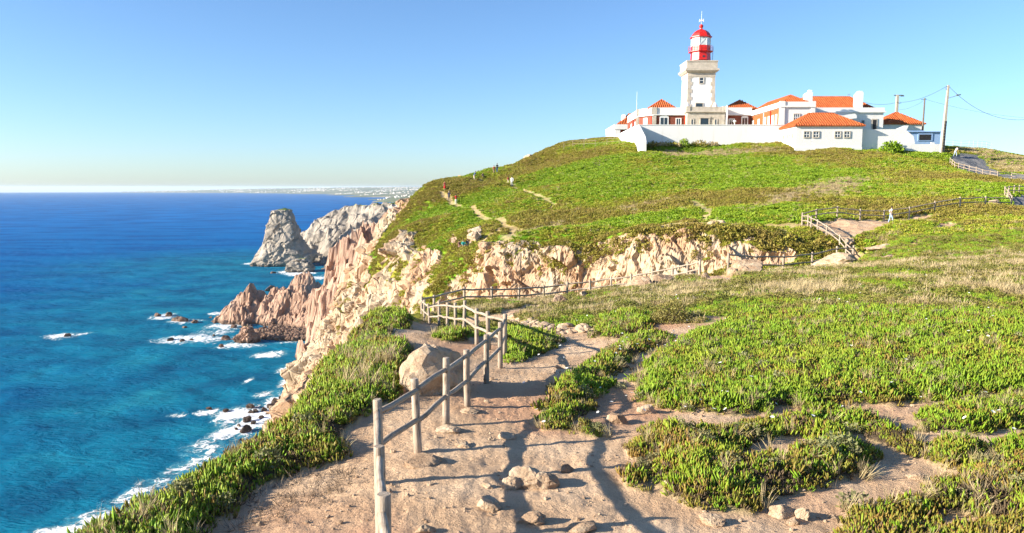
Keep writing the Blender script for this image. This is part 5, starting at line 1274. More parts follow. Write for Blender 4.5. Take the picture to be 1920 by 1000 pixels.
# ---- garden wall, low wall, shed, right house, left store
gw = Thing('garden_wall', (ax1 + 3, 141, EYE + 6.5), 'white garden wall with a slanted end right of the annex', 'wall')
gw.part('wall', M_LIME, [xprism([(ax1 + 0.02, zf), (WX(1717, 141), zf), (WX(1717, 141), WZ(268, 141)), (WX(1714, 141), WZ(256, 141)), (WX(1699, 141), WZ(244, 141)), (WX(1690, 141), WZ(242.5, 141)), (ax1 + 0.02, WZ(243, 141))], 140.9, 141.3)])
gw.part('raised_coping', M_LIME, [xprism([(WX(1672, 141.8), WZ(246, 141.8)), (WX(1698, 141.8), WZ(246, 141.8)), (WX(1702, 141.8), WZ(236, 141.8)), (WX(1696, 141.8), WZ(236, 141.8))], 141.4, 142.0)])
lo_ = Thing('low_wall', (WX(1730, 139), 139.2, EYE + 6), 'low white wall in front of the blue shed', 'wall')
lo_.part('wall', M_LIME, [box(WX(1668, 139), WX(1766, 139), 139, 139.4, EYE + 4.5, WZ(270.5, 139))])
lo_.part('cap_stone', M_LIME, [box(WX(1749, 139), WX(1755, 139), 139.02, 139.38, WZ(270.5, 139), WZ(267.5, 139))])
sh_ = Thing('shed', (WX(1735, 145), 147, EYE + 6.5), 'pale blue shed with a wide dark window behind the low wall', 'shed')
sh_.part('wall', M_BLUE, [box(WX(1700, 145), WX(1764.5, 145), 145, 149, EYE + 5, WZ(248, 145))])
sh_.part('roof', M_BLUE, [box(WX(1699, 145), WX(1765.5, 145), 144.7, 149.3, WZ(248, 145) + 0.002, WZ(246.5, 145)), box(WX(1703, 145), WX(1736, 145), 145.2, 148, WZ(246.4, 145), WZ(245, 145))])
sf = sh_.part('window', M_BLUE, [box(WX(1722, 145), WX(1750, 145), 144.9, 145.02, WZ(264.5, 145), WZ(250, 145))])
sh_.part('pane', M_DARK, [box(WX(1724.5, 145), WX(1746.5, 145), 144.87, 144.899, WZ(263, 145), WZ(252.5, 145))], sf)
rh = Thing('cottage', (WX(1695, 165), 169, ZG), 'small house with orange hipped roof behind the garden wall', 'house')
rh.part('wall', M_LIME, [box(WX(1657, 165), WX(1732, 165), 165, 173, ZG, WZ(233, 165))])
rh.part('corner_stone', M_STONE, [box(WX(1729, 165), WX(1732.5, 165) + 0.05, 164.9, 165.4, ZG, WZ(233.5, 165))])
hip(rh, WX(1655, 165), WX(1733, 165), 165, 174, WZ(232.5, 165), WZ(211, 169), ridge=((WX(1678, 169), 169.2, WZ(211, 169)), (WX(1684, 169), 169.6, WZ(211, 169))), over=0.3)
ls = Thing('store_house', (WX(1160, 196), 200, ZG), 'small white store at the far left end of the station', 'building')
sx0, sx1 = WX(1153, 195), WX(1180, 195); sz1 = WZ(233.5, 195); sz0 = WZ(243, 195)
ls.part('wall', M_LIME, [box(sx0, sx0 + 1.4, 195, 213, EYE + 6, sz0)])
ls.part('brick_wall', M_BRICK, [box(sx0 + 1.41, sx1, 195.6, 212, EYE + 6, sz0)])
ls.part('parapet', M_LIME, [box(sx0 - 0.15, sx1, 194.85, 213, sz0 + 0.002, sz1)])
ls.part('side_panel', M_STONE, [box(sx0 - 0.06, sx0 - 0.002, 199, 210, ZG + 1, sz0 - 0.9)])
ls.part('drain_pipe', M_PIPE, [tube((sx0 + 1.8, 195.3, ZG), (sx0 + 1.8, 195.3, sz0 - 0.2), 0.14)])
hip(ls, sx0 + 0.8, sx1 + 5, 196, 205, sz1, sz1 + 3.2, over=0.0)
ls.part('chimney', M_LIME, [lathe(WX(1169, 200), 200, [(0.75, sz1 - 0.2), (0.75, WZ(218, 200)), (0.55, WZ(215.5, 200)), (0.3, WZ(215, 200))], 4, math.pi / 4)])
# ---- poles and cables
def pole(base, top, r0, r1, label, mat, extra):
    t = Thing('utility_pole', tuple(base), label, 'pole')
    t.part('shaft', mat, [tube(tuple(base), tuple(top), r0, r1, 4 if mat is M_CONC else 8)])
    for nm, mt, shp in extra: t.part(nm, mt, shp)
    return t
b1 = P(1764.5, 296, 137.5); t1 = P(1778.5, 160, 137.5); b1[2] = EYE + 5.0
sl1 = [t1 + (b1 - t1) * f for f in np.linspace(0.5, 0.93, 12)]
la, lb_ = P(1779, 184, 137.4), P(1796, 179, 137.2)
pole(b1, t1, 0.46, 0.2, 'tall leaning concrete pole with a street lamp right of the station', M_CONC,
     [('slot', M_DARK, [box(q[0] - 0.12, q[0] + 0.12, q[1] - 0.5, q[1] + 0.45, q[2] - 0.22, q[2] + 0.22) for q in sl1]),
      ('lamp_arm', M_METAL, [tube(tuple(la), tuple(lb_), 0.05)]), ('lamp_head', M_METAL, [tube(tuple(lb_ - np.array([0.25, 0, 0])), tuple(lb_ + np.array([0.5, 0, 0.12])), 0.15, 0.09)]),
      ('insulator', M_METAL, [tube(tuple(P(1773.5, 162, 137.5)), tuple(P(1773.5, 169, 137.5)), 0.06), tube(tuple(P(1773.5, 162, 137.5)), tuple(P(1777, 162, 137.5)), 0.05)])])
b2 = P(1679, 240, 178); t2 = P(1683, 178, 178); b2[2] = ZG
pole(b2, t2, 0.42, 0.36, 'thick white pole with a lamp behind the cottage roof', M_CONC,
     [('lamp_arm', M_METAL, [tube(tuple(P(1676, 179, 178)), tuple(P(1690, 179, 178)), 0.12)]), ('lamp_head', M_METAL, [tube(tuple(P(1689, 179.5, 178)), tuple(P(1695, 180, 178)), 0.22, 0.14)]), ('bracket', M_METAL, [tube(tuple(P(1683, 195, 178)), tuple(P(1690, 193, 178)), 0.06)])])
b3 = P(1729, 246, 160); t3 = P(1734, 184, 160); b3[2] = ZG
pole(b3, t3, 0.22, 0.14, 'thin dark wooden pole in front of the cottage', M_WOOD_DARK, [('crossarm', M_METAL, [tube(tuple(P(1727, 187, 160)), tuple(P(1737, 186, 160)), 0.06)])])
def cable(a, b, sag, label, r=0.028):
    a, b = np.array(a), np.array(b); pts_ = [a + (b - a) * t - np.array([0, 0, sag * 4 * t * (1 - t)]) for t in np.linspace(0, 1, 25)]
    bm = bmesh.new()
    for p, q in zip(pts_, pts_[1:]): tube(tuple(p - a), tuple(q - a), r, n=5)(bm)
    o = bm_obj('cable', bm, M_CABLE); o.location = a
    tag(o, label, 'cable')
cable(P(1775, 162, 137.5), P(1683, 192, 178), 0.8, 'cable sagging from the leaning pole to the white pole')
cable(P(1683, 192, 178), P(1612, 190, 162), 0.6, 'cable from the white pole to the long house roof')
cable(P(1780, 163, 137.5), P(1990, 206, 120), 3.4, 'heavy cable sagging from the leaning pole to the right edge', 0.032)
cable(P(1734, 186, 160), P(1990, 224, 150), 1.0, 'thin cable from the wooden pole to the right edge', 0.018)
cable(P(1733, 188, 160), P(1685, 206, 178), 0.5, 'thin cable between the wooden pole and the white pole', 0.018)
# ---- metal railing on the skyline
pr = [PZ(q, 152, 0) for q in (1768, 1782, 1797, 1812, 1820, 1828, 1836, 1845, 1853)]
mr = Thing('metal_railing', (pr[0][0], 152, gz1(pr[0][0], 152)), 'thin metal railing on the skyline right of the leaning pole', 'railing')
for i, q in enumerate(pr):
    zz = gz1(q[0], 152.0)
    mr.part('post', M_METAL, [tube((q[0], 152, zz - 0.1), (q[0], 152, zz + 1.25), 0.045, n=5)])
    if i:
        z_ = gz1(pr[i-1][0], 152.0)
        for hh in (0.25, 0.7, 1.2): mr.part('rail', M_METAL, [tube((pr[i-1][0], 152, z_ + hh), (q[0], 152, zz + hh), 0.025, n=4)])
# ================================================================== people
def person_mat(shirt, trousers, skin, H, sleeve):
    m = NT('clothes'); oc = m.coord('Object')
    sp = m.n('ShaderNodeSeparateXYZ'); m.put(sp.inputs[0], oc)
    z = m.math('DIVIDE', sp.outputs[2], H); ax = m.math('ABSOLUTE', m.math('DIVIDE', sp.outputs[0], H))
    col = m.mix(m.math('GREATER_THAN', z, 0.51), trousers, shirt)
    arm = m.math('MULTIPLY', m.math('GREATER_THAN', ax, 0.118), m.math('LESS_THAN', z, sleeve))
    arm = m.math('MULTIPLY', arm, m.math('GREATER_THAN', z, 0.36))
    col = m.mix(arm, col, skin)
    col = m.mix(m.math('GREATER_THAN', z, 0.835), col, skin)
    col = m.mix(m.math('LESS_THAN', z, 0.035), col, (0.06, 0.05, 0.045))
    col = m.mix(m.rng(m.noise(18, 3, 0.5, oc), 0.45, 0.7, 0, 0.25), col, m.mix(0.5, col, (0, 0, 0)))
    return m.fin(col, 0.85)
HAIR = plain('dark_hair', (0.03, 0.02, 0.014), 0.6)
HAIRG = plain('grey_hair', (0.42, 0.39, 0.35), 0.7)
STRAW = plain('pale_hat', (0.55, 0.46, 0.30), 0.8)
def skin_body(name, V, E, Rr, mat):
    me = bpy.data.meshes.new(name); me.from_pydata(V, E, []); me.update()
    o = bpy.data.objects.new(name, me); COL.objects.link(o); me.materials.append(mat)
    md = o.modifiers.new('skin', 'SKIN'); md.use_smooth_shade = True
    for i, d in enumerate(me.skin_vertices[0].data):
        d.radius = Rr[i] if isinstance(Rr[i], tuple) else (Rr[i], Rr[i]); d.use_root = (i == 0)
    sb = o.modifiers.new('sub', 'SUBSURF'); sb.levels = 1; sb.render_levels = 1
    return o
def person(x, y, H, yaw, label, shirt, trousers, skin=(0.42, 0.24, 0.16), pose='walk', hair=HAIR, skirt=None, bag=None, sleeve=0.70, hat=None):
    z0 = gz1(x, y)
    s = H
    st = {'walk': 0.10, 'stand': 0.02, 'step': 0.16, 'bend': 0.12}.get(pose, 0.03)
    lean = {'bend': 0.16, 'walk': 0.03, 'step': 0.05}.get(pose, 0.0)
    if pose == 'sit':
        J = {'pel': (0, 0, .07), 'sp': (0, .02, .24), 'ch': (0, -.01, .36), 'nk': (0, -.02, .44), 'hd': (0, -.03, .49), 'tp': (0, -.035, .545),
             'ls': (-.10, 0, .38), 'le': (-.15, -.07, .26), 'lh': (-.09, -.19, .21), 'rs': (.10, 0, .38), 're': (.15, -.07, .26), 'rh': (.09, -.19, .21),
             'lp': (-.055, -.01, .07), 'lk': (-.075, -.22, .20), 'la': (-.07, -.30, .03), 'lt': (-.07, -.37, .02), 'rp': (.055, -.01, .07), 'rk': (.075, -.22, .20), 'ra': (.07, -.30, .03), 'rt': (.07, -.37, .02)}
    else:
        aL = {'arms': (-.22, -.02, .66), 'walk': (-.155, .06, .60)}.get(pose, (-.155, 0.01, .60)); hL = {'arms': (-.33, -.10, .72), 'walk': (-.15, .04, .45)}.get(pose, (-.16, -.05, .44))
        aR = {'arms': (.22, 0, .66), 'walk': (.155, -.06, .60)}.get(pose, (.155, 0.01, .60)); hR = {'arms': (.32, -.04, .75), 'walk': (.15, -.16, .47)}.get(pose, (.15, -.12, .50))
        J = {'pel': (0, 0, .50), 'sp': (0, -lean * .5, .62), 'ch': (0, -lean, .74), 'nk': (0, -lean * 1.15, .835), 'hd': (0, -lean * 1.3 - .005, .895), 'tp': (0, -lean * 1.35 - .01, .955),
             'ls': (-.112, -lean, .785), 'le': (aL[0], aL[1] - lean, aL[2]), 'lh': (hL[0], hL[1] - lean, hL[2]), 'rs': (.112, -lean, .785), 're': (aR[0], aR[1] - lean, aR[2]), 'rh': (hR[0], hR[1] - lean, hR[2]),
             'lp': (-.055, 0, .485), 'lk': (-.06, -st * .9 - .01, .27), 'la': (-.06, -st, .035), 'lt': (-.065, -st - .085, .012), 'rp': (.055, 0, .485), 'rk': (.06, st * .35 - .01, .27), 'ra': (.06, st, .04), 'rt': (.065, st - .08, .012)}
    order = list(J); ix = {k: i for i, k in enumerate(order)}
    E = [('pel', 'sp'), ('sp', 'ch'), ('ch', 'nk'), ('nk', 'hd'), ('hd', 'tp'), ('ch', 'ls'), ('ls', 'le'), ('le', 'lh'), ('ch', 'rs'), ('rs', 're'), ('re', 'rh'), ('pel', 'lp'), ('lp', 'lk'), ('lk', 'la'), ('la', 'lt'), ('pel', 'rp'), ('rp', 'rk'), ('rk', 'ra'), ('ra', 'rt')]
    RR = dict(pel=(.085, .06), sp=(.078, .056), ch=(.09, .062), nk=.03, hd=(.045, .052), tp=(.034, .04), ls=.038, le=.026, lh=.02, rs=.038, re=.026, rh=.02, lp=.055, lk=.037, la=.024, lt=.02, rp=.055, rk=.037, ra=.024, rt=.02)
    rr_ = [tuple(q * s for q in RR[k]) if isinstance(RR[k], tuple) else RR[k] * s for k in order]
    root = empty('person', (x, y, z0), label, 'person')
    root.rotation_euler = (0, 0, yaw)
    mat = person_mat(shirt, trousers, skin, H, sleeve) if pose != 'sit' else person_mat(shirt, trousers, skin, H, 0)
    if pose == 'sit':
        m = NT('clothes'); oc = m.coord('Object'); sp = m.n('ShaderNodeSeparateXYZ'); m.put(sp.inputs[0], oc)
        z = m.math('DIVIDE', sp.outputs[2], H); yv = m.math('DIVIDE', sp.outputs[1], H)
        col = m.mix(m.math('MULTIPLY', m.math('GREATER_THAN', z, 0.16), m.math('GREATER_THAN', yv, -0.085)), trousers, shirt)
        col = m.mix(m.math('GREATER_THAN', z, 0.43), col, skin); mat = m.fin(col, 0.85)
    b = skin_body('body', [tuple(q * s for q in J[k]) for k in order], [(ix[a], ix[c_]) for a, c_ in E], rr_, mat); b.parent = root
    hd = np.array(J['hd']) * s; tp = np.array(J['tp']) * s
    bm = bmesh.new(); bmesh.ops.create_uvsphere(bm, u_segments=12, v_segments=8, radius=1)
    for v in bm.verts:
        v.co = Vector((v.co.x * 0.056 * s, v.co.y * 0.064 * s + 0.012 * s, v.co.z * 0.052 * s)) + Vector((hd + tp) / 2) + Vector((0, 0, 0.022 * s))
    bm_obj('hair', bm, hair, root, True)
    if hat:
        bm = bmesh.new(); hz_ = tp[2] + 0.012 * s
        lathe(tp[0], tp[1], [(0.085 * s, hz_), (0.085 * s, hz_ + 0.01 * s), (0.05 * s, hz_ + 0.012 * s), (0.042 * s, hz_ + 0.05 * s)], 12)(bm); bm_obj('hat', bm, hat, root)
    if skirt:
        bm = bmesh.new(); lathe(0, 0, [(0.13 * s, 0.22 * s), (0.115 * s, 0.36 * s), (0.085 * s, 0.52 * s), (0.075 * s, 0.6 * s)], 14)(bm); bm_obj('skirt', bm, skirt, root, True)
    if bag:
        bm = bmesh.new(); box(-0.085 * s, 0.085 * s, 0.055 * s - lean * s, 0.13 * s - lean * s, 0.6 * s, 0.79 * s)(bm); bmesh.ops.bevel(bm, geom=bm.edges[:], offset=0.02 * s, segments=2, affect='EDGES'); bm_obj('backpack', bm, bag, root, True)
    return root
def at_px(px, py): q = ground_hit(px, py); return q[0], q[1]
def at_Y(px, Y): return PZ(px, Y, 0)[0], Y
WHITE = (0.75, 0.74, 0.72); RED = (0.50, 0.03, 0.025); NAVY = (0.02, 0.03, 0.07); BLUE = (0.03, 0.16, 0.55); BLACK = (0.02, 0.02, 0.022)
M_REDC = plain('red_cloth', RED, 0.85)
M_TAN = plain('tan_bag', (0.5, 0.42, 0.33), 0.8)
person(*at_Y(1673, 72.6), 1.6, 1.35, 'walker in white shirt and light blue trousers on the upper path', WHITE, (0.38, 0.52, 0.72), pose='walk', bag=M_TAN)
person(*at_px(834, 358), 1.72, 0.4, 'person in a long red skirt standing on the skyline at the trail end', (0.45, 0.10, 0.08), (0.5, 0.3, 0.25), pose='stand', skirt=M_REDC)
person(*at_px(842, 377), 1.75, 3.0, 'grey haired person in dark clothes walking up the trail', NAVY, NAVY, pose='walk', hair=HAIRG)
person(*at_px(855, 381), 1.75, 0.1, 'person in red top and white trousers with arms spread on the trail', RED, WHITE, pose='arms', bag=plain('dark_bag', (0.03, 0.025, 0.03), 0.8))
person(*at_px(888.5, 340), 1.7, 1.2, 'person in blue shirt and pale trousers bending on the skyline', BLUE, (0.7, 0.6, 0.5), pose='bend')
person(*at_px(905, 334), 1.6, 0.5, 'person with a green bag sitting on the skyline', (0.16, 0.09, 0.12), (0.08, 0.06, 0.06), pose='sit', hair=HAIR)
person(*at_px(926.3, 327), 1.62, 0.2, 'person in red top and shorts standing next to a companion in black', (0.40, 0.08, 0.05), (0.45, 0.27, 0.19), pose='stand')
person(*at_px(932.2, 325.5), 1.8, 0.4, 'person in black top and blue trousers standing on the skyline', BLACK, (0.05, 0.16, 0.42), pose='stand')
person(*at_px(952.5, 346), 1.25, 0.6, 'child in red walking hand in hand on the slope', RED, (0.6, 0.5, 0.45), pose='step')
person(*at_px(960, 349), 1.78, -0.2, 'adult in white beside the child in red on the slope', WHITE, (0.70, 0.66, 0.60), pose='walk', sleeve=0.4)
person(*at_px(861, 467), 1.65, 0.9, 'leftmost of three people sitting at the cliff edge', (0.30, 0.13, 0.09), (0.20, 0.12, 0.09), pose='sit')
person(*at_px(869, 466), 1.7, 0.2, 'person in turquoise sitting at the cliff edge', (0.03, 0.42, 0.36), (0.25, 0.16, 0.12), pose='sit')
person(*at_px(877, 463), 1.7, -0.4, 'person in dark clothes sitting right of the turquoise one', (0.05, 0.05, 0.06), (0.06, 0.06, 0.08), pose='sit')
person(*at_Y(1787, 137.5), 1.85, 1.8, 'pedestrian in a white shirt on the road beside the leaning pole', WHITE, (0.42, 0.50, 0.66), pose='bend')
# ================================================================== vegetation
def gsample(x, y):
    """height, rock weight and normal of the built ground at world positions"""
    s = x / y
    j = np.clip(np.searchsorted(S, s) - 1, 0, nC - 2); i = np.clip(np.searchsorted(R_, y) - 1, 0, nR - 2)
    u = np.clip((s - S[j]) / (S[j + 1] - S[j]), 0, 1); v = np.clip((y - R_[i]) / (R_[i + 1] - R_[i]), 0, 1)
    def b(a):
        k = i * nC + j
        return a[k] * (1 - u) * (1 - v) + a[k + 1] * u * (1 - v) + a[k + nC] * (1 - u) * v + a[k + nC + 1] * u * v
    return b(GRD[:, 2]), b(ROCKW), np.stack([b(N0[:, 0]), b(N0[:, 1]), b(N0[:, 2])], 1)
def leaf_mat(name, base, mid, tip, patch, sss=0.0, rough=0.55, var=0.35, trans=0.15):
    """leaf colour from shade-dark root to tip, with plant-to-plant and patch-to-patch variation"""
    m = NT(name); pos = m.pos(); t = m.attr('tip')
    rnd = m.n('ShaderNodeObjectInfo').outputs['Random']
    col = m.ramp(t, [(0.0, base), (0.45, mid), (0.82, mid), (1.0, tip)])  # dark base at roots and inside clumps paints in the shade of gaps
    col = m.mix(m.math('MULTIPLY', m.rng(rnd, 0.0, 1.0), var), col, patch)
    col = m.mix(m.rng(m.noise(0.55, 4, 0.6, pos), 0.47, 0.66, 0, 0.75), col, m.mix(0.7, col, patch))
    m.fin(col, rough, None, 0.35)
    if trans:
        tr = m.n('ShaderNodeBsdfTranslucent'); m.put(tr.inputs[0], col)
        mx = m.n('ShaderNodeMixShader'); mx.inputs[0].default_value = trans
        m.t.links.new(m.b.outputs[0], mx.inputs[1]); m.t.links.new(tr.outputs[0], mx.inputs[2]); m.t.links.new(mx.outputs[0], m.out.inputs[0])
    return m.m
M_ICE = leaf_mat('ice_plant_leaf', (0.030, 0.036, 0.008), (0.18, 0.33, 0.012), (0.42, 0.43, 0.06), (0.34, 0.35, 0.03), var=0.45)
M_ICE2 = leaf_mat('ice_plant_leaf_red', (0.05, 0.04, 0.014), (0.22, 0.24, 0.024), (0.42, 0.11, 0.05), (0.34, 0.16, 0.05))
M_DRYG = leaf_mat('dry_grass_blade', (0.24, 0.18, 0.09), (0.52, 0.41, 0.22), (0.62, 0.52, 0.32), (0.40, 0.30, 0.15), rough=0.8)
M_SCRUB = leaf_mat('scrub_leaf', (0.05, 0.055, 0.014), (0.18, 0.19, 0.03), (0.28, 0.27, 0.055), (0.30, 0.21, 0.08), rough=0.7)
M_HILL = leaf_mat('hill_grass', (0.11, 0.19, 0.008), (0.185, 0.31, 0.011), (0.29, 0.38, 0.02), (0.30, 0.33, 0.02), rough=0.7, var=0.3)
M_HILLY = leaf_mat('hill_yellow', (0.20, 0.19, 0.02), (0.33, 0.31, 0.03), (0.44, 0.41, 0.06), (0.24, 0.32, 0.02), rough=0.7, var=0.4)
M_HILL2 = leaf_mat('hill_olive', (0.10, 0.095, 0.016), (0.25, 0.23, 0.028), (0.36, 0.31, 0.05), (0.28, 0.18, 0.06), rough=0.75)
M_STICK = leaf_mat('dead_stem', (0.10, 0.075, 0.05), (0.17, 0.13, 0.09), (0.25, 0.20, 0.15), (0.09, 0.06, 0.04), rough=0.9, trans=0)
M_PETAL = plain('white_petal', (0.82, 0.80, 0.74), 0.6)
def finger_proto(name, n, rad, lmin, lmax, wid, mat, seed, spread=0.6, rings=(0, .35, .72, 1), curl=0.35):
    """a clump of fleshy three-sided finger leaves"""
    rg = np.random.default_rng(seed); V, T, Fc = [], [], []
    for k in range(n):
        a = rg.uniform(0, 2 * math.pi); r = rad * math.sqrt(rg.random())
        root = np.array([r * math.cos(a), r * math.sin(a), -0.03])
        out = np.array([math.cos(a + rg.normal(0, .7)), math.sin(a + rg.normal(0, .7)), 0])
        tilt = spread * (0.25 + 0.75 * r / rad) * rg.uniform(0.5, 1.2)
        L = rg.uniform(lmin, lmax); w = wid * rg.uniform(0.8, 1.25)
        side = np.array([-out[1], out[0], 0]); b0 = len(V)
        for i, t in enumerate(rings[:-1]):
            ang = tilt * (1 - curl * t)
            p = root + out * math.sin(ang) * L * t + np.array([0, 0, math.cos(ang) * L * t])
            ww = w * (0.75, 1.0, 0.85)[min(i, 2)]
            up = out * math.cos(ang) - np.array([0, 0, math.sin(ang)])
            V += [p + up * ww, p - up * ww * .5 + side * ww * .87, p - up * ww * .5 - side * ww * .87]; T += [t] * 3
        ang = tilt * (1 - curl); V.append(root + out * math.sin(ang) * L + np.array([0, 0, math.cos(ang) * L])); T.append(1.0)
        nr = len(rings) - 1
        for i in range(nr - 1):
            for q in range(3):
                x0, x1 = b0 + i * 3 + q, b0 + i * 3 + (q + 1) % 3
                Fc += [(x0, x1, x1 + 3), (x0, x1 + 3, x0 + 3)]
        for q in range(3): Fc.append((b0 + (nr - 1) * 3 + q, b0 + (nr - 1) * 3 + (q + 1) % 3, b0 + nr * 3))
    me = mesh_np(name, np.array(V), np.array(Fc)); attr(me, 'tip', T); me.materials.append(mat)
    return bpy.data.objects.new(name, me)
def blade_proto(name, n, rad, lmin, lmax, wid, mat, seed, tilt=0.5, droop=0.6):
    rg = np.random.default_rng(seed); V, T, Fc = [], [], []
    for k in range(n):
        a = rg.uniform(0, 2 * math.pi); r = rad * math.sqrt(rg.random()); a2 = a + rg.normal(0, .8)
        out = np.array([math.cos(a2), math.sin(a2), 0]); side = np.array([-out[1], out[0], 0])
        p = np.array([r * math.cos(a), r * math.sin(a), -0.02]); L = rg.uniform(lmin, lmax); th = rg.uniform(0.05, tilt); b0 = len(V)
        for i, t in enumerate((0, .4, .75)):
            V += [p - side * wid * (1 - t * .5), p + side * wid * (1 - t * .5)]; T += [t, t]
            th2 = th + droop * t; p = p + (out * math.sin(th2) + np.array([0, 0, math.cos(th2)])) * L * .36
        V.append(p); T.append(1)
        Fc += [(b0, b0+1, b0+3), (b0, b0+3, b0+2), (b0+2, b0+3, b0+5), (b0+2, b0+5, b0+4), (b0+4, b0+5, b0+6)]
    me = mesh_np(name, np.array(V), np.array(Fc)); attr(me, 'tip', T); me.materials.append(mat)
    return bpy.data.objects.new(name, me)
def leafy_proto(name, n, rad, hgt, leaf, mat, seed):
    """a low dome of small leaves on many twigs"""
    rg = np.random.default_rng(seed); V, T, Fc = [], [], []
    for k in range(n):
        d = rg.normal(0, 1, 3); d[2] = abs(d[2]) * 0.9 + 0.1; d /= np.linalg.norm(d)
        rr_ = rg.uniform(0.55, 1.0); p = d * rr_ * np.array([rad, rad, hgt])
        a = rg.normal(0, 1, 3) + d * 0.8; a /= np.linalg.norm(a); s = np.cross(a, rg.normal(0, 1, 3)); s /= np.linalg.norm(s)
        L = leaf * rg.uniform(.7, 1.4); b0 = len(V)
        V += [p, p + a * L * .5 + s * L * .32, p + a * L, p + a * L * .5 - s * L * .32]; t = 0.25 + 0.75 * rr_ * max(d[2], 0.2); T += [t * .8, t, min(t * 1.15, 1), t]
        Fc += [(b0, b0+1, b0+2), (b0, b0+2, b0+3)]
    me = mesh_np(name, np.array(V), np.array(Fc)); attr(me, 'tip', T); me.materials.append(mat)
    return bpy.data.objects.new(name, me)
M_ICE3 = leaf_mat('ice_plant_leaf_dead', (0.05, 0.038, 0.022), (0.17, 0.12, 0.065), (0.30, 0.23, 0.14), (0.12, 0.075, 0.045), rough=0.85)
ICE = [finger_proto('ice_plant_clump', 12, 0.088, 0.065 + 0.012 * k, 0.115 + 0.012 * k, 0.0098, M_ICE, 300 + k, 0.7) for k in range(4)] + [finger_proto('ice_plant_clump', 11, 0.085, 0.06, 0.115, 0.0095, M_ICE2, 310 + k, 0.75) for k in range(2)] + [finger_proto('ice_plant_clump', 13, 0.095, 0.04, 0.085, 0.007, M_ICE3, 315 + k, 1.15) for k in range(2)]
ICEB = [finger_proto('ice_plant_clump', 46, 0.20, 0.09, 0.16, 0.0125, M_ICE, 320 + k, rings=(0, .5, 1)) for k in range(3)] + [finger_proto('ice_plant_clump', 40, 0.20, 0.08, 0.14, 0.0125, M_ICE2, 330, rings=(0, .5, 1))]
DRY = [blade_proto('dry_grass_tuft', 34, 0.07, 0.10, 0.30, 0.0035, M_DRYG, 340 + k) for k in range(3)]
DRYB = [blade_proto('dry_grass_tuft', 44, 0.20, 0.12, 0.34, 0.008, M_DRYG, 350 + k, 0.6) for k in range(3)]
SCRUB = [leafy_proto('scrub_clump', 150, 0.26, 0.20, 0.055, M_SCRUB, 360 + k) for k in range(3)]
HILL = [leafy_proto('hill_grass_clump', 110, 0.40, 0.10, 0.13, M_HILL, 370 + k) for k in range(3)] + [blade_proto('hill_grass_tuft', 60, 0.34, 0.10, 0.24, 0.016, M_HILL, 380, 0.7)]
HILLY = [leafy_proto('hill_low_clump', 110, 0.40, 0.10, 0.12, M_HILLY, 375 + k) for k in range(3)] + [blade_proto('hill_low_tuft', 60, 0.34, 0.10, 0.24, 0.014, M_HILLY, 381, 0.7)]
OLIVE = [leafy_proto('hill_scrub_clump', 110, 0.36, 0.26, 0.12, M_HILL2, 390 + k) for k in range(2)]
STICK = [blade_proto('dead_stems', 12, 0.06, 0.08, 0.20, 0.003, M_STICK, 400 + k, 1.3, 0.8) for k in range(2)]
def flower_proto():
    bm = bmesh.new()
    for k in range(10):
        a = k * math.pi / 5; v = [bm.verts.new(q) for q in ((0, 0, .10), (math.cos(a - .25) * .026, math.sin(a - .25) * .026, .106), (math.cos(a + .25) * .026, math.sin(a + .25) * .026, .106))]; bm.faces.new(v)
    me = bpy.data.meshes.new('white_flower'); bm.to_mesh(me); bm.free(); me.materials.append(M_PETAL)
    return bpy.data.objects.new('white_flower', me)
FLOWER = flower_proto()
def scatter(name, label, cat, p, rot, scl, idx, protos):
    me = bpy.data.meshes.new(name); me.vertices.add(len(p)); me.vertices.foreach_set('co', np.asarray(p, np.float32).ravel()); me.update()
    a = me.attributes.new('rot', 'FLOAT_VECTOR', 'POINT'); a.data.foreach_set('vector', np.asarray(rot, np.float32).ravel())
    attr(me, 'scl', scl)
    a = me.attributes.new('idx', 'INT', 'POINT'); a.data.foreach_set('value', np.asarray(idx, np.int32))
    o = link(name, me)
    ng = bpy.data.node_groups.new(name, 'GeometryNodeTree')
    ng.interface.new_socket('Geometry', in_out='INPUT', socket_type='NodeSocketGeometry'); ng.interface.new_socket('Geometry', in_out='OUTPUT', socket_type='NodeSocketGeometry')
    N = ng.nodes.new; L = ng.links.new
    gi, go = N('NodeGroupInput'), N('NodeGroupOutput'); jn = N('GeometryNodeJoinGeometry')
    def na(nm, ty):
        q = N('GeometryNodeInputNamedAttribute'); q.data_type = ty; q.inputs[0].default_value = nm
        return [s for s in q.outputs if s.enabled and s.name == 'Attribute'][0]
    r_, s_, i_ = na('rot', 'FLOAT_VECTOR'), na('scl', 'FLOAT'), na('idx', 'INT')
    for k, po in enumerate(protos):
        oi = N('GeometryNodeObjectInfo'); oi.inputs['Object'].default_value = po; oi.transform_space = 'ORIGINAL'
        cp = N('FunctionNodeCompare'); cp.data_type = 'INT'; cp.operation = 'EQUAL'; L(i_, cp.inputs[2]); cp.inputs[3].default_value = k
        ip = N('GeometryNodeInstanceOnPoints'); L(gi.outputs[0], ip.inputs['Points']); L(cp.outputs[0], ip.inputs['Selection']); L(oi.outputs['Geometry'], ip.inputs['Instance'])
        L(r_, ip.inputs['Rotation']); L(s_, ip.inputs['Scale']); L(ip.outputs[0], jn.inputs[0])
    L(jn.outputs[0], go.inputs[0])
    md = o.modifiers.new('scatter', 'NODES'); md.node_group = ng
    return tag(o, label, cat, kind='stuff')
def rots(n, t=0.18):
    return np.stack([rng.normal(0, t, n), rng.normal(0, t, n), rng.uniform(0, 6.28, n)], 1)
def sample_poly(poly, dens, margin=0.3):
    lo, hi = poly.min(0) - margin, poly.max(0) + margin
    n = int((hi - lo).prod() * dens)
    return rng.uniform(lo, hi, (n, 2))
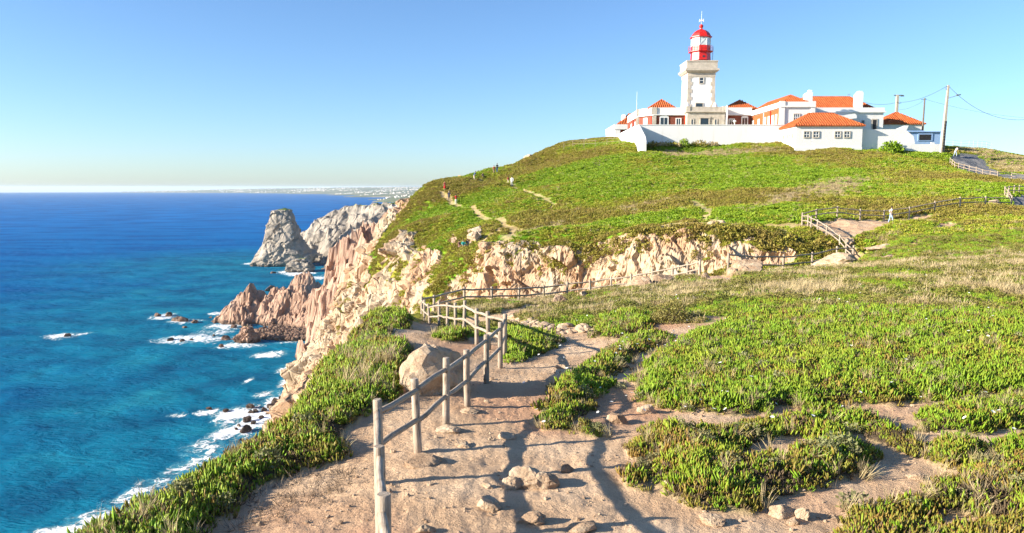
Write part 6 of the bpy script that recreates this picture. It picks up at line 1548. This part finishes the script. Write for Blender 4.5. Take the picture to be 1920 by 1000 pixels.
def visible_wedge(q): return (np.abs(q[:, 0]) < q[:, 1] * 0.9 + 1.5)
RED_SHARE = {'rim': .40, 'knoll': .15, 'bend': .35, 'corner': .15, 'shade': .1, 'strip': .42, 'tuft': .55, 'field': .30, 'ring': .55, 'east': .2, 'clump': .55, 'edge': .5, 'front': .65}
for key, (lab, _) in MATS.items():
    poly = MAT_POLY[key]
    q = sample_poly(poly, 215); q = q[visible_wedge(q) & (q[:, 1] > 5)]
    # thin out with distance, larger clumps there
    keepp = rng.random(len(q)) < np.clip((11.0 / q[:, 1]) ** 1.25, 0.18, 1)
    q = q[keepp]
    mt, b_, dr_, rd_ = masks(q[:, 0], q[:, 1])
    own = sdist(poly, q[:, 0] + fbm2(q[:, 0] * 1.1, q[:, 1] * 1.1, 3, 40) * (0.16 + 0.01 * q[:, 1]), q[:, 1] + fbm2(q[:, 0] * 1.1 + 31, q[:, 1] * 1.1 - 12, 3, 44) * (0.16 + 0.01 * q[:, 1]), 2.0)
    gap = fbm2(q[:, 0] * 1.3, q[:, 1] * 1.3, 3, 140)
    thin = {'rim': 0.42, 'ring': 0.5, 'front': 0.5, 'strip': 0.6, 'field': 0.8}.get(key, 0.6)
    ok = (mt < 0.0) & (own < 0.03) & (gap < thin - 0.05 + 0.3 * rng.random(len(q)))
    q = q[ok]; gap = gap[ok]; own = own[ok]
    z, rw_, nn = gsample(q[:, 0], q[:, 1])
    n = len(q)
    red = np.clip(RED_SHARE[key] + fbm2(q[:, 0] * 0.5, q[:, 1] * 0.5, 3, 150) * 0.6 + 0.25 * sstep(-0.25, 0.0, own), 0, 0.95)
    isred = rng.random(n) < red
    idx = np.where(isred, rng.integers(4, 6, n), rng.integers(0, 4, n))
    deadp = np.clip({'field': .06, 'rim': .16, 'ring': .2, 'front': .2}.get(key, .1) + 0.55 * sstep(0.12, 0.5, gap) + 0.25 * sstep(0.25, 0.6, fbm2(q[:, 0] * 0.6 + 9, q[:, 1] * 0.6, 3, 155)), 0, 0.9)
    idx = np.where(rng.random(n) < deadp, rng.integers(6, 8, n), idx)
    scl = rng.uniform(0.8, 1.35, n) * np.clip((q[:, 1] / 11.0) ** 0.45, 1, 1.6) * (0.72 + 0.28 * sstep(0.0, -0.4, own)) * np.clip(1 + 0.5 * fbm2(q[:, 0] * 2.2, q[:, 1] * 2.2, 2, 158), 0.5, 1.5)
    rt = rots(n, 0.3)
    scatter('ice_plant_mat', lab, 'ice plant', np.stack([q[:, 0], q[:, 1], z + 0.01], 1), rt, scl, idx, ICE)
# dry blades, dead stems and flowers among the near mats
q = np.concatenate([sample_poly(MAT_POLY[k], d) for k, d in (('rim', 9), ('field', 4), ('ring', 5), ('strip', 3), ('front', 4), ('east', 2), ('knoll', 4))])
q = q[visible_wedge(q) & (q[:, 1] > 5)]; mt = masks(q[:, 0], q[:, 1])[0]
dens = fbm2(q[:, 0] * 0.7, q[:, 1] * 0.7, 3, 160)
q = q[(mt < 0.15) & (dens > 0.0 - 0.25 * rng.random(len(q)))]
z = gsample(q[:, 0], q[:, 1])[0]
scatter('dry_grass', 'dry tan grass blades growing through the ice plant mats', 'dry grass', np.stack([q[:, 0], q[:, 1], z + 0.03], 1), rots(len(q), 0.25), rng.uniform(0.6, 1.15, len(q)), rng.integers(0, 5, len(q)), DRY + STICK)
tq = np.array([ground_hit(640 + 100 * random.random(), 690 + 60 * random.random(), True) for _ in range(18)]) ; z = gsample(tq[:, 0], tq[:, 1])[0]
scatter('dry_grass', 'tall pale grass tuft on the cliff edge left of the big boulder', 'dry grass', np.stack([tq[:, 0], tq[:, 1], z + 0.05], 1), rots(len(tq), 0.2), rng.uniform(1.1, 1.9, len(tq)), rng.integers(0, 3, len(tq)), DRY)
# grey green cushions of another plant inside the mats
q = np.concatenate([sample_poly(MAT_POLY[k], d) for k, d in (('rim', 1.6), ('field', 0.9), ('ring', 1.8), ('strip', 1.2), ('front', 1.5), ('east', 0.8))])
q = q[visible_wedge(q) & (q[:, 1] > 5)]; mt = masks(q[:, 0], q[:, 1])[0]
q = q[(mt < 0.1) & (fbm2(q[:, 0] * 0.9, q[:, 1] * 0.9, 2, 165) > 0.0)]; z = gsample(q[:, 0], q[:, 1])[0]
GREYS = [leafy_proto('grey_cushion', 130, 0.14, 0.13, 0.035, leaf_mat('grey_leaf', (0.07, 0.07, 0.03), (0.20, 0.21, 0.085), (0.34, 0.34, 0.17), (0.20, 0.16, 0.07), rough=0.8), 640 + k) for k in range(2)]
scatter('grey_cushions', 'grey green shrublets dotted among the ice plant mats', 'shrublets', np.stack([q[:, 0], q[:, 1], z + 0.02], 1), rots(len(q), 0.2), rng.uniform(0.7, 1.5, len(q)), rng.integers(0, 2, len(q)), GREYS)
q = sample_poly(MAT_POLY['field'], 0.35); q = np.concatenate([q, sample_poly(MAT_POLY['east'], 1.0), sample_poly(MAT_POLY['strip'], 1.0), sample_poly(np.array([[2, 26], [40, 26], [55, 58], [10, 50]]), 0.3)])
q = q[visible_wedge(q)]
z = gsample(q[:, 0], q[:, 1])[0]
scatter('white_flowers', 'scattered small white flowers in the greenery', 'flowers', np.stack([q[:, 0], q[:, 1], z + 0.05], 1), rots(len(q), 0.3), rng.uniform(0.8, 1.5, len(q)), np.zeros(len(q), int), [FLOWER])
# bare strip litter and pebbles
PEB = []
for k in range(4):
    me_ = rock_mesh('pebble', (0.05, 0.04, 0.03), 500 + k, 7, 1, 0.05); me_.materials.append(M_STONE2 if k % 2 else M_BOULDER); PEB.append(bpy.data.objects.new('pebble', me_))
q = rng.uniform((-5, 5), (10, 24), (7000, 2)); q = q[visible_wedge(q)]
mt = masks(q[:, 0], q[:, 1])[0]; cl = fbm2(q[:, 0] * 0.9, q[:, 1] * 0.9, 3, 170)
q = q[(mt > 0.02) & (cl > 0.05 - 0.4 * rng.random(len(q)) ** 3)]
z, rw_, _n = gsample(q[:, 0], q[:, 1])
scatter('pebbles', 'small stones and clods strewn over the dirt path', 'pebbles', np.stack([q[:, 0], q[:, 1], z + 0.004], 1), rots(len(q), 0.4), np.clip(rng.lognormal(-1.0, 0.55, len(q)), 0.12, 1.5), rng.integers(0, 4, len(q)), PEB)
lt = gpoly((500, 925), (560, 892), (640, 885), (655, 905), (600, 950), (520, 985), (430, 1000), (440, 960))
q = sample_poly(lt, 60); q = q[sdist(lt, q[:, 0], q[:, 1], 1.0) < 0.1]; z = gsample(q[:, 0], q[:, 1])[0]
scatter('litter_stems', 'dead twigs strewn on the soil left of the nearest fence post', 'twigs', np.stack([q[:, 0], q[:, 1], z + 0.01], 1), rots(len(q), 0.7), rng.uniform(0.5, 1.1, len(q)), rng.integers(0, 2, len(q)), STICK)
# middle field: dry grass, scrub and ice plant cushions between the near mats and the gully
def area_pts(y0, y1, s0, s1, dens):
    n = int((y1**2 - y0**2) / 2 * (s1 - s0) * dens)
    y = np.sqrt(rng.uniform(y0**2, y1**2, n)); s = rng.uniform(s0, s1, n)
    return np.stack([s * y, y], 1)
q = area_pts(22.5, 66, -0.12, 0.76, 13)
mt, b_, dr_, rd_ = masks(q[:, 0], q[:, 1]); z, rw_, nn = gsample(q[:, 0], q[:, 1])
ok = (mt > 0.05) & (b_ < 0.35) & (rd_ < 0.3) & (rw_ < 0.3)
q, z, b_ = q[ok], z[ok], b_[ok]
f1 = fbm2(q[:, 0] * 0.28, q[:, 1] * 0.28, 3, 180) + 0.2 * rng.normal(0, 1, len(q)) - 0.28 * sstep(32, 24, q[:, 1]) - 0.02 - 0.5 * sstep(46, 54, q[:, 1] + 0.2 * np.maximum(q[:, 0] - 14, 0))
ty_ = np.where(f1 > 0.12, 0, np.where(f1 > -0.28, 1, 2))       # dry, scrub, ice plant
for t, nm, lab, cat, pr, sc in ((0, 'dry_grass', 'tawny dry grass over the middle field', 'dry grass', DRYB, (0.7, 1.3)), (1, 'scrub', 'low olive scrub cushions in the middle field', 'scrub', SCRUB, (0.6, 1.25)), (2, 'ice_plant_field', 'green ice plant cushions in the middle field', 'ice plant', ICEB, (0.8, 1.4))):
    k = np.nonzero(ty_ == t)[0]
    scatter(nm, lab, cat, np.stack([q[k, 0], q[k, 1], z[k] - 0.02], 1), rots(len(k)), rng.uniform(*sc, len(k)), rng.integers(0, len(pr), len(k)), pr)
# hill, shoulder and cliff greenery
q = area_pts(56, 182, -0.22, 0.76, 9.5)
mt, b_, dr_, rd_ = masks(q[:, 0], q[:, 1]); z, rw_, nn = gsample(q[:, 0], q[:, 1])
comp = (q[:, 0] > 24.3) & (q[:, 1] > 147.6) & (q[:, 0] < 66) | (q[:, 0] > 52.8) & (q[:, 0] < 80) & (q[:, 1] > 139.6) | (q[:, 1] > 150) & (q[:, 0] > 24)
pm = np.full(len(q), 6.0)
for p in GREENP: pm = np.minimum(pm, sdist(p, q[:, 0], q[:, 1], 6.0))
ok = (b_ < 0.06) & (rd_ < 0.2) & (rw_ < 0.35) & ~comp & (z > EYE - 45)
ok &= ~((q[:, 0] > -6) & (q[:, 1] < 59) & (q[:, 0] < 60))
q, z, dr_, pm, nn = q[ok], z[ok], dr_[ok], pm[ok], nn[ok]
f2 = 1.3 * fbm2(q[:, 0] * 0.045, q[:, 1] * 0.06, 4, 190) + 0.13 * rng.normal(0, 1, len(q)) + 0.35 * sstep(1.5, -1, pm)
brightband = np.exp(-(((q[:, 0] - 28) / 26)**2 + ((q[:, 1] - 120) / 20)**2))
f2 = f2 - 0.5 * brightband + 0.24
kind_ = np.where((dr_ > 0.4) & (rng.random(len(q)) < 0.8) | (rng.random(len(q)) < 0.045), 2, np.where(f2 > 0.44, 1, np.where(f2 > 0.04, 3, 0)))
for t, nm, lab, cat, pr, sc in ((0, 'hillside_grass', 'bright green low growth covering the hillside', 'grass', HILL, (0.7, 1.3)), (3, 'hillside_low_growth', 'yellow green low growth over the flanks of the hill', 'grass', HILLY, (0.7, 1.3)), (1, 'hillside_scrub', 'olive brown scrub patches on the hillside and cliff shoulder', 'scrub', OLIVE, (0.6, 1.2)), (2, 'hillside_dry_grass', 'straw coloured grass patches on the hillside', 'dry grass', DRYB, (0.8, 1.5))):
    k = np.nonzero(kind_ == t)[0]
    scatter(nm, lab, cat, np.stack([q[k, 0], q[k, 1], z[k] - 0.04], 1), rots(len(k)), rng.uniform(*sc, len(k)), rng.integers(0, len(pr), len(k)), pr)
# cliff overhang plants along the wall top
q = []
for k in range(len(WALL) - 1):
    A, B = np.array(WALL[k], float), np.array(WALL[k + 1], float)
    for t in np.linspace(0, 1, 14):
        px, yt, yb, dt, db = A + (B - A) * t
        p = P(px, yt, dt); q.append((p[0] + random.gauss(0, .3), dt + random.uniform(-0.9, 0.7)))
q = np.array(q); z = gsample(q[:, 0], q[:, 1])[0]
scatter('overhanging_scrub', 'dark scrub hanging over the lip of the rock wall', 'scrub', np.stack([q[:, 0], q[:, 1], z - 0.05], 1), rots(len(q), 0.4), rng.uniform(0.9, 1.9, len(q)), rng.integers(0, 2, len(q)), OLIVE)
# plants rooted in cracks of the rock faces
q = area_pts(56, 140, -0.24, 0.5, 2.2)
z, rw_, nn = gsample(q[:, 0], q[:, 1])
ok = (rw_ > 0.5) & (z > EYE - 40) & (fbm2(q[:, 0] * 0.35, q[:, 1] * 0.35, 3, 230) > 0.12)
q, z = q[ok], z[ok]
scatter('cliff_plants', 'small plants rooted in cracks of the rock faces', 'plants', np.stack([q[:, 0], q[:, 1], z], 1), rots(len(q), 0.5), rng.uniform(0.45, 1.3, len(q)), rng.integers(0, 4, len(q)), OLIVE + HILLY[:2])
# single bushes
def bush(px, py, w, h, label, mat, seed, Y=None, n=420, leaf=0.3):
    q = ground_hit(px, py) if Y is None else np.array([PZ(px, Y, 0)[0], Y]); k = q[1] / F
    t = empty('bush', (q[0], q[1], gz1(q[0], q[1]) - 0.05), label, 'bush')
    o = leafy_proto('crown', n, w * k / 2, h * k, leaf, mat, seed); COL.objects.link(o); o.parent = t
    bm = bmesh.new()
    for a in np.linspace(0, 6.28, 7)[:-1]: tube((0, 0, -0.05), (math.cos(a) * w * k * .28, math.sin(a) * w * k * .28, h * k * .7), 0.03, 0.01, 5)(bm)
    bm_obj('stem', bm, M_STICK, t)
bush(1266, 622, 76, 46, 'dark rounded bush beside the path junction', M_SCRUB, 620, 24.5, 2600, 0.055)
bush(1180, 600, 60, 22, 'low olive bush behind the thick ice plant hummock', M_SCRUB, 621, 29, 1800, 0.055)
bush(1085, 585, 66, 20, 'low green bush by the far bend of the dirt path', M_SCRUB, 622, 35, 1700, 0.06)
bush(1420, 548, 110, 22, 'broad dark bush in the dry grass below the boulder trio', M_SCRUB, 623, 36, 2600, 0.065)
bush(1281, 281, 20, 16, 'rounded light green bush against the retaining wall', M_HILL, 600, 146.5, 500, 0.28)
bush(1668, 288, 42, 20, 'spiky grey green bush in front of the garden wall', M_HILL, 601, 138, 700, 0.45)
bush(1712, 243, 20, 8, 'thin hedge showing above the garden wall by the cottage', M_HILL, 602, 160, 260, 0.35)
for i, (px, w_) in enumerate(((1222, 26), (1238, 30), (1255, 30), (1270, 24), (1310, 34), (1335, 26))):
    bush(px, 284, w_, 11 - i % 2 * 3, 'brown dry bush number {} from the wing along the retaining wall'.format(('first', 'second', 'third', 'fourth', 'fifth', 'sixth')[i]).replace('number ', ''), M_DRYG if i % 2 else M_HILL2, 610 + i, 146.6, 260, 0.3)
